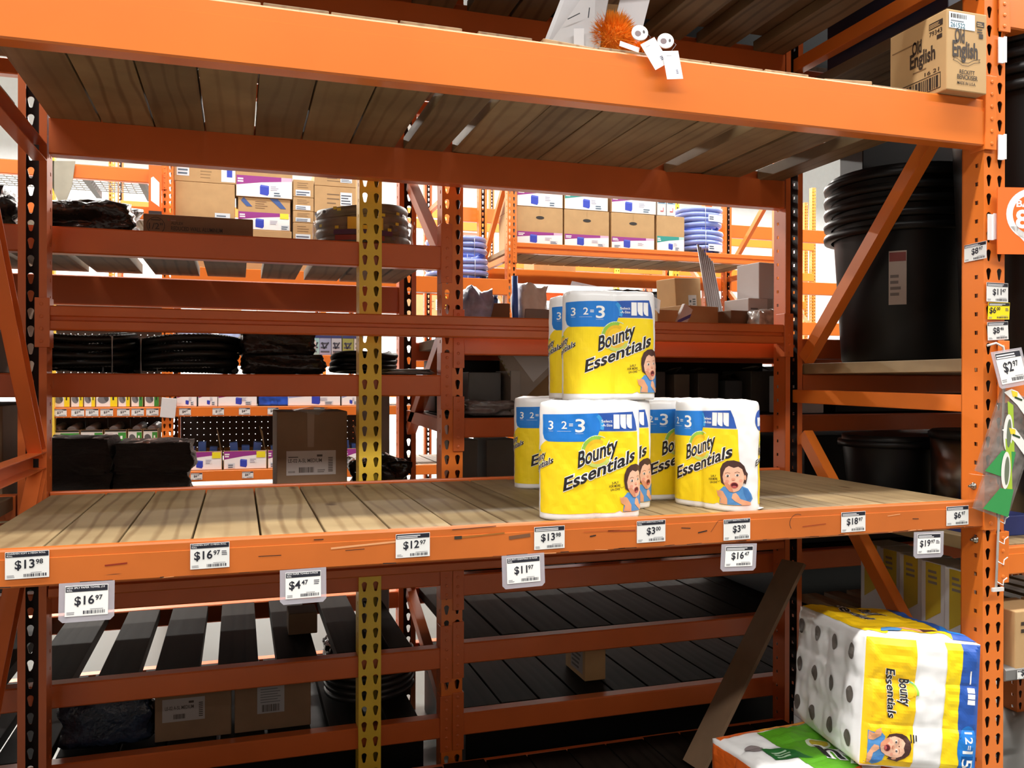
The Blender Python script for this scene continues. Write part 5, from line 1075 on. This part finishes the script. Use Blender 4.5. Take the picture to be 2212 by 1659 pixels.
# ------------------------------------------------------------------ racks farther back
for i, (y, xs_) in enumerate(((5.66, (2.30, 4.95, 7.5)), (9.9, (1.6, 4.2, 6.8, 9.4, -1.0)), (10.9, (2.2, 4.8, 7.4, 10.0)))):
    for j, x in enumerate(xs_):
        frame('upright_frame', 'distant orange upright, row %s, %s from the left' % (('behind the far rack', 'two aisles away', 'three rows away')[i], ('first', 'second', 'third', 'fourth', 'fifth')[j]), x, y, y+.9, ME_OR, ME_DO, [(y+.06, 2.3, y+.85, 3.0), (y+.06, 3.1, y+.85, 3.1)], ORDIM, 1)
for y, x0, x1, zs in ((5.68, 2.34, 7.5, (1.9, 2.32, 2.86)), (9.9, -.9, 9.4, (1.2, 2.2, 3.05, 3.55)), (10.9, 2.2, 10.0, (2.7, 3.9))):
    for k, z in enumerate(zs): fbeam(x0, x1, z, z+.13, 'distant orange beam in the row at depth, level %s, %s' % (('one', 'two', 'three', 'four')[k], {5.68: 'behind the far rack', 9.9: 'two aisles away', 10.9: 'three rows away'}[y]), y=y-.005)
for k, (x, z, wd, h, m) in enumerate(((2.4, 2.331, .5, .30, WBX), (3.1, 2.331, .6, .30, CARD), (4.75, 2.331, .5, .24, WBX), (5.45, 2.331, .45, .34, mat('pink_box', (220, 130, 190), .6)), (6.2, 2.331, .5, .3, mat('teal_box', (70, 110, 130), .6)), (3.4, 3.181, .8, .36, WBX), (5.2, 3.181, .8, .30, CARD), (1.0, 2.331, .5, .5, WBX), (0.3, 2.331, .5, .4, CARD), (7.4, 3.181, .9, .34, WBX), (-.2, 3.181, .7, .3, WBX))):
    carton('distant %s carton two aisles away, number %s from the nearest end' % ('white' if m == WBX else 'coloured' if m != CARD else 'tan', ('one', 'two', 'three', 'four', 'five', 'six', 'seven', 'eight', 'nine', 'ten', 'eleven')[k]), x, 9.98, z, wd, .6, h, m=m, group='distant cartons', art=art_plain(3, .6))
for k, x in enumerate((3.3, 5.9)): t = thing('yellow_post', 'yellow perforated post two aisles away, %s one' % ('left', 'right')[k], 'post', (x, 9.86, 0)); link('column', ME_YE, t)
lump('large black bag on the rack behind the top paper towel pack', at(1372, 628, 4.95).x, 5.0, 1.781, .62, .4, .40, BLACKP, 'plastic_bag', 'bag', 81, .2)
carton('tan carton with round print behind the top paper towel pack', 3.36, 5.75, 2.451, .42, .3, .2, m=CARD, art=art_plain(2))
mb = MB().m(WHITE); mb.box(-.15, .15, 0, .02, 0, .34); o = mb.build('notice', None, (2.98, 5.70, 2.05)); tag(o, 'white printed notice seen below the far right shelf', 'notice')

# ------------------------------------------------------------------ the next bay on the right
NX = 2.513
beam('orange front beam of the next bay at the top right corner', NX+.002, 4.95, -.002, 2.375, 2.52, material=ORANGE, conn=[('l', 2.36, 2.60)])
beam('orange front beam of the next bay beside the clip strip at mid height', NX+.002, 4.95, -.002, 1.362, 1.436, material=ORANGE, conn=[('l', 1.35, 1.52)])
beam('orange front beam of the next bay low at the right edge', NX+.002, 4.95, -.002, .879, .955, material=ORANGE, conn=[('l', .86, 1.0)])
beam('grey shelf edge with a tag at the bottom right edge', NX+.002, 4.95, -.002, .587, .621, material=GREY, kind='box')
for z, n in ((1.366, 'under the black bins'), (2.43, 'under the dark blue carton'), (.88, 'behind the clip strip')):
    beam('shaded orange back beam of the next bay, '+n, NX+.004, 4.9, DB, z, z+.07, material=ORDIM, kind='box')
deck('plank deck under the tall black bins in the next bay', even(NX+.006, 4.9, 17), .027, .90, 1.437)
deck('plank deck of the next bay at the upper right', even(NX+.006, 4.9, 17), .027, .90, 2.4845, m=WOODG)
deck('plank deck of the next bay level with the low right beam', even(NX+.006, 4.9, 17), .027, .90, .9195)
deck('dark wire-like low deck in the next bay', even(NX+.006, 4.9, 24, .03), .027, .90, .585, th=.03, m=WOODG)
def bin_(label, cx, cy, z0, r, h, n=4, k=1):
    t = thing('trash_can', label, 'trash can', (cx, cy, z0))
    mb = MB().m(BLACKP); mb.lathe([(r*.78, 0), (r*.80, .01), (r*.95, h-.02), (r*.95, h)], 40); mb.build('body', t)
    for i in range(n):
        mb = MB().m(BLACKP); z = h-.03-.045*i; mb.lathe([(r*.94, z-.012), (r*1.03, z-.012), (r*1.04, z), (r*1.03, z+.012), (r*.94, z+.012)], 40, cap=False); mb.build('rim', t)
    return t
t = bin_('nested tall black trash cans with stacked rims and a white sticker, left one', 2.787, .675, 1.476, .262, .66, 5)
P = Print(lambda u, v, h: Vector(((.236+h)*math.sin(u/.24), -(.236+h)*math.cos(u/.24), v)), strip=.01, base=.004, step=.0006); P.rect(-.225, .19, -.170, .37, (176, 160, 150), 0); P.rect(-.223, .335, -.172, .365, (130, 60, 56), 1); P.lines(-.220, .22, -.185, .30, 4, (110, 100, 96), 1); P.build('sticker', t)
bin_('tall dark trash cans beside the right column, right one', 2.80, .158, 1.476, .245, .93, 4)
bin_('tall dark trash cans at the right edge beyond the sign', 3.60, .30, 1.476, .30, .85, 4)
carton('large dark navy carton on the upper shelf of the next bay', 2.96, .22, 2.521, .86, .55, .65, m=NAVY)
carton('dark grey panel carton behind the bay sign', 3.35, .05, 1.0, .5, .3, .36, m=mat('dark_panel', (58, 56, 66), .5))
t = thing('trash_can', 'round stainless steel can with dark lid in the next bay', 'trash can', (2.86, .42, .957)); mb = MB().m(mat('brushed_steel', (150, 142, 136), .28, .05, metal=1)); mb.lathe([(.14, 0), (.145, .265)], 40); mb.build('body', t); mb = MB().m(BLACKP); mb.lathe([(.147, .265), (.152, .27), (.152, .285), (.14, .293)], 40); mb.build('lid', t)
bin_('low round black can with a pale rim in the next bay', 2.78, .74, .957, .17, .26, 1)
carton('crumpled pale paper on the next bay deck', 2.60, .48, .957, .13, .16, .022, m=mat('crumpled_paper', (150, 140, 128), .8), name='paper', cat='paper')
carton('dark blue carton lying behind the column foot', 2.66, .12, .957, .18, .26, .06, m=mat('blue_carton', (36, 50, 110), .5))
carton('dim white carton seen below the planks of the next bay, behind the strut', 2.68, 1.08, 1.2825, .16, .14, .15, m=WBX)
for k in range(5):
    nm = ('nearest', 'second', 'third', 'fourth', 'farthest')[k]
    t = carton('upright white and yellow carton in the next bay low shelf, %s of five' % nm, 2.60+.012*k, .14+.105*k, .616, .12, .098, .235, m=WBX, group='white and yellow cartons')
    P = Print(plane((-.06, .049, 0), (0, -1, 0), (0, 0, 1)), base=.0008); P.poly([(.02, .05), (.08, .09), (.08, .234), (.02, .234)], (196, 170, 50), 0); P.lines(.03, .17, .07, .22, 3, (130, 120, 110), 1); P.build('printed_side', t)
for k in range(2):
    carton('tan carton at the right edge under the low beam, %s one' % ('left', 'right')[k], 2.62+.16*k, .0, .616, .14, .125, .16, m=CARD, art=lambda P, w_, h: (P.rect(.06, .01, .13, .12, (60, 110, 150), 0), P.lines(.02, .1, .05, .14, 2, KB, 1)), group='tan cartons at the right edge')
price_tag((2.552, -.0045, .592), (1, 0, 0), (0, 0, 1), .05, .024, '$8', '97', 'small white tag on the grey shelf edge at the bottom right')

# ------------------------------------------------------------------ the next bay on the left
NL = -.078
for z, n in ((1.014, 'level with the lower shelf'), (2.046, 'at the top'), (1.55, 'level with the grooved rail')): beam('orange beam of the left-hand neighbouring bay, '+n, -2.5, NL, DB if z != 2.046 else 0, z, z+.07, material=ORDIM, kind='box')
deck('plank deck of the left-hand neighbouring bay', even(-2.5, NL-.004, 17), .027, .90, 1.043, m=WOODG)
def bottle(label, cx, cy, z0, cols):
    t = thing('bottle', label, 'bottle', (cx, cy, z0)); r = .045
    mb = MB().m(mat('bottle_green', cols[0], .3)); mb.lathe([(r*.9, 0), (r, .01), (r, .16), (r*.6, .20), (r*.35, .22), (r*.35, .235)], 24); mb.build('body', t)
    mb = MB().m(mat('bottle_label', cols[1], .4)); mb.lathe([(r*1.012, .04), (r*1.012, .13)], 24, cap=False); mb.build('label', t)
    mb = MB().m(mat('bottle_cap', cols[2], .4)); mb.lathe([(r*.42, .232), (r*.42, .262), (.001, .264)], 18); mb.build('cap', t)
for k in range(3): bottle('green bottle with a yellow label in the left neighbouring bay, %s' % ('nearest', 'middle', 'farthest')[k], -.155-.02*k, .50+.11*k, 1.082, ((40, 100, 50), (196, 160, 40), (210, 210, 200)))
t = thing('hang_card', 'orange card in a clear sleeve hanging at the far left edge', 'tag', (-.115, .30, 1.40)); mb = MB().m(CLEAR); mb.box(-.06, .05, 0, .002, 0, .12); mb.build('sleeve', t); mb = MB().m(mat('sign_orange', (248, 112, 36))); mb.box(-.055, .046, .003, .005, .002, .08); mb.build('card', t)

# ------------------------------------------------------------------ stock blocks added to either side and overhead to keep stray light out
deck('planks overhead in the left-hand neighbouring bay', even(-2.5, NL-.004, 17), .027, .90, 2.149, m=WOODG)
for lab, x0, x1, y0, y1, z0, z1 in (('bottom of the left-hand bay', -2.45, -.75, .06, .80, .001, .98), ('top of the left-hand bay', -2.45, -.60, .06, .80, 2.189, 4.2), ('rear left low', -1.2, -.25, 1.10, 1.75, .509, .70), ('rear left second', -1.2, -.16, 1.10, 1.75, .99, 1.33), ('rear left third', -1.2, -.18, 1.10, 1.75, 1.43, 1.68), ('rear left fourth', -1.2, -.46, 1.10, 1.75, 1.866, 2.5),
        ('rear left overhead', -1.2, 1.1, 1.10, 1.75, 2.66, 4.2), ('rear right overhead', 1.3, 3.6, 1.10, 1.75, 2.66, 4.2), ('right bay far end, middle', 4.0, 4.85, .10, .80, .958, 1.34), ('right bay far end, upper', 4.0, 4.85, .10, .80, 1.477, 2.3), ('topmost deck of the bay', .05, 2.4, .25, .85, 2.655, 4.2),
        ('rear right shelf behind the black can', 2.70, 3.60, 1.12, 1.75, .99, 1.19), ('rear right shelf behind the cartons', 2.62, 3.60, 1.12, 1.75, .752, .90), ('rear right low shelf', 2.62, 3.60, 1.12, 1.75, .518, .66), ('rear right shelf behind the planks', 2.85, 3.60, 1.12, 1.75, 1.283, 1.48), ('rear right shelf behind the trash cans', 2.93, 3.60, 1.06, 1.20, 1.577, 2.5), ('back of the dim shelf, right part', 2.02, 2.80, 1.56, 1.78, 1.283, 1.494), ('back of the dim shelf, left part', 1.27, 1.98, 1.56, 1.78, 1.283, 1.494)):
    carton('block of stock added to keep stray light out, '+lab, (x0+x1)/2, y0, z0, x1-x0, y1-y0, z1-z0, m=CARDD if x0 < 1.2 else BLACKP)
for y_, x0, x1, z, n_ in ((9.95, -.9, 9.3, 2.30, 'two aisles away, lower level'), (9.95, -.9, 9.3, 3.15, 'two aisles away, upper level'), (5.735, 2.34, 7.4, 2.42, 'behind the far rack')):
    deck('distant planks '+n_, [q for q in even(x0, x1, 40, .01) if min(min(abs(a_-f_) for a_ in q) for f_ in ((1.6, 4.2, 6.8, 9.4, -1.0) if y_ > 9 else (2.30, 4.95, 7.5))) > .05 and not any(q[0] < f_ < q[1] for f_ in ((1.6, 4.2, 6.8) if y_ > 9 else (4.95,)))], y_, y_+.8, z, th=.0295, m=WOODG)
carton('dark block added to hide the lit floor under the rear shelves at bottom right', 2.0, 1.08, .001, 1.45, .7, .18, m=BLACKP)  # dark blocks added to cover the bright floor behind the low shelves
carton('dark block added to hide the lit floor under the rear shelves at bottom left', .55, 1.08, .001, 1.15, .7, .18, m=BLACKP)
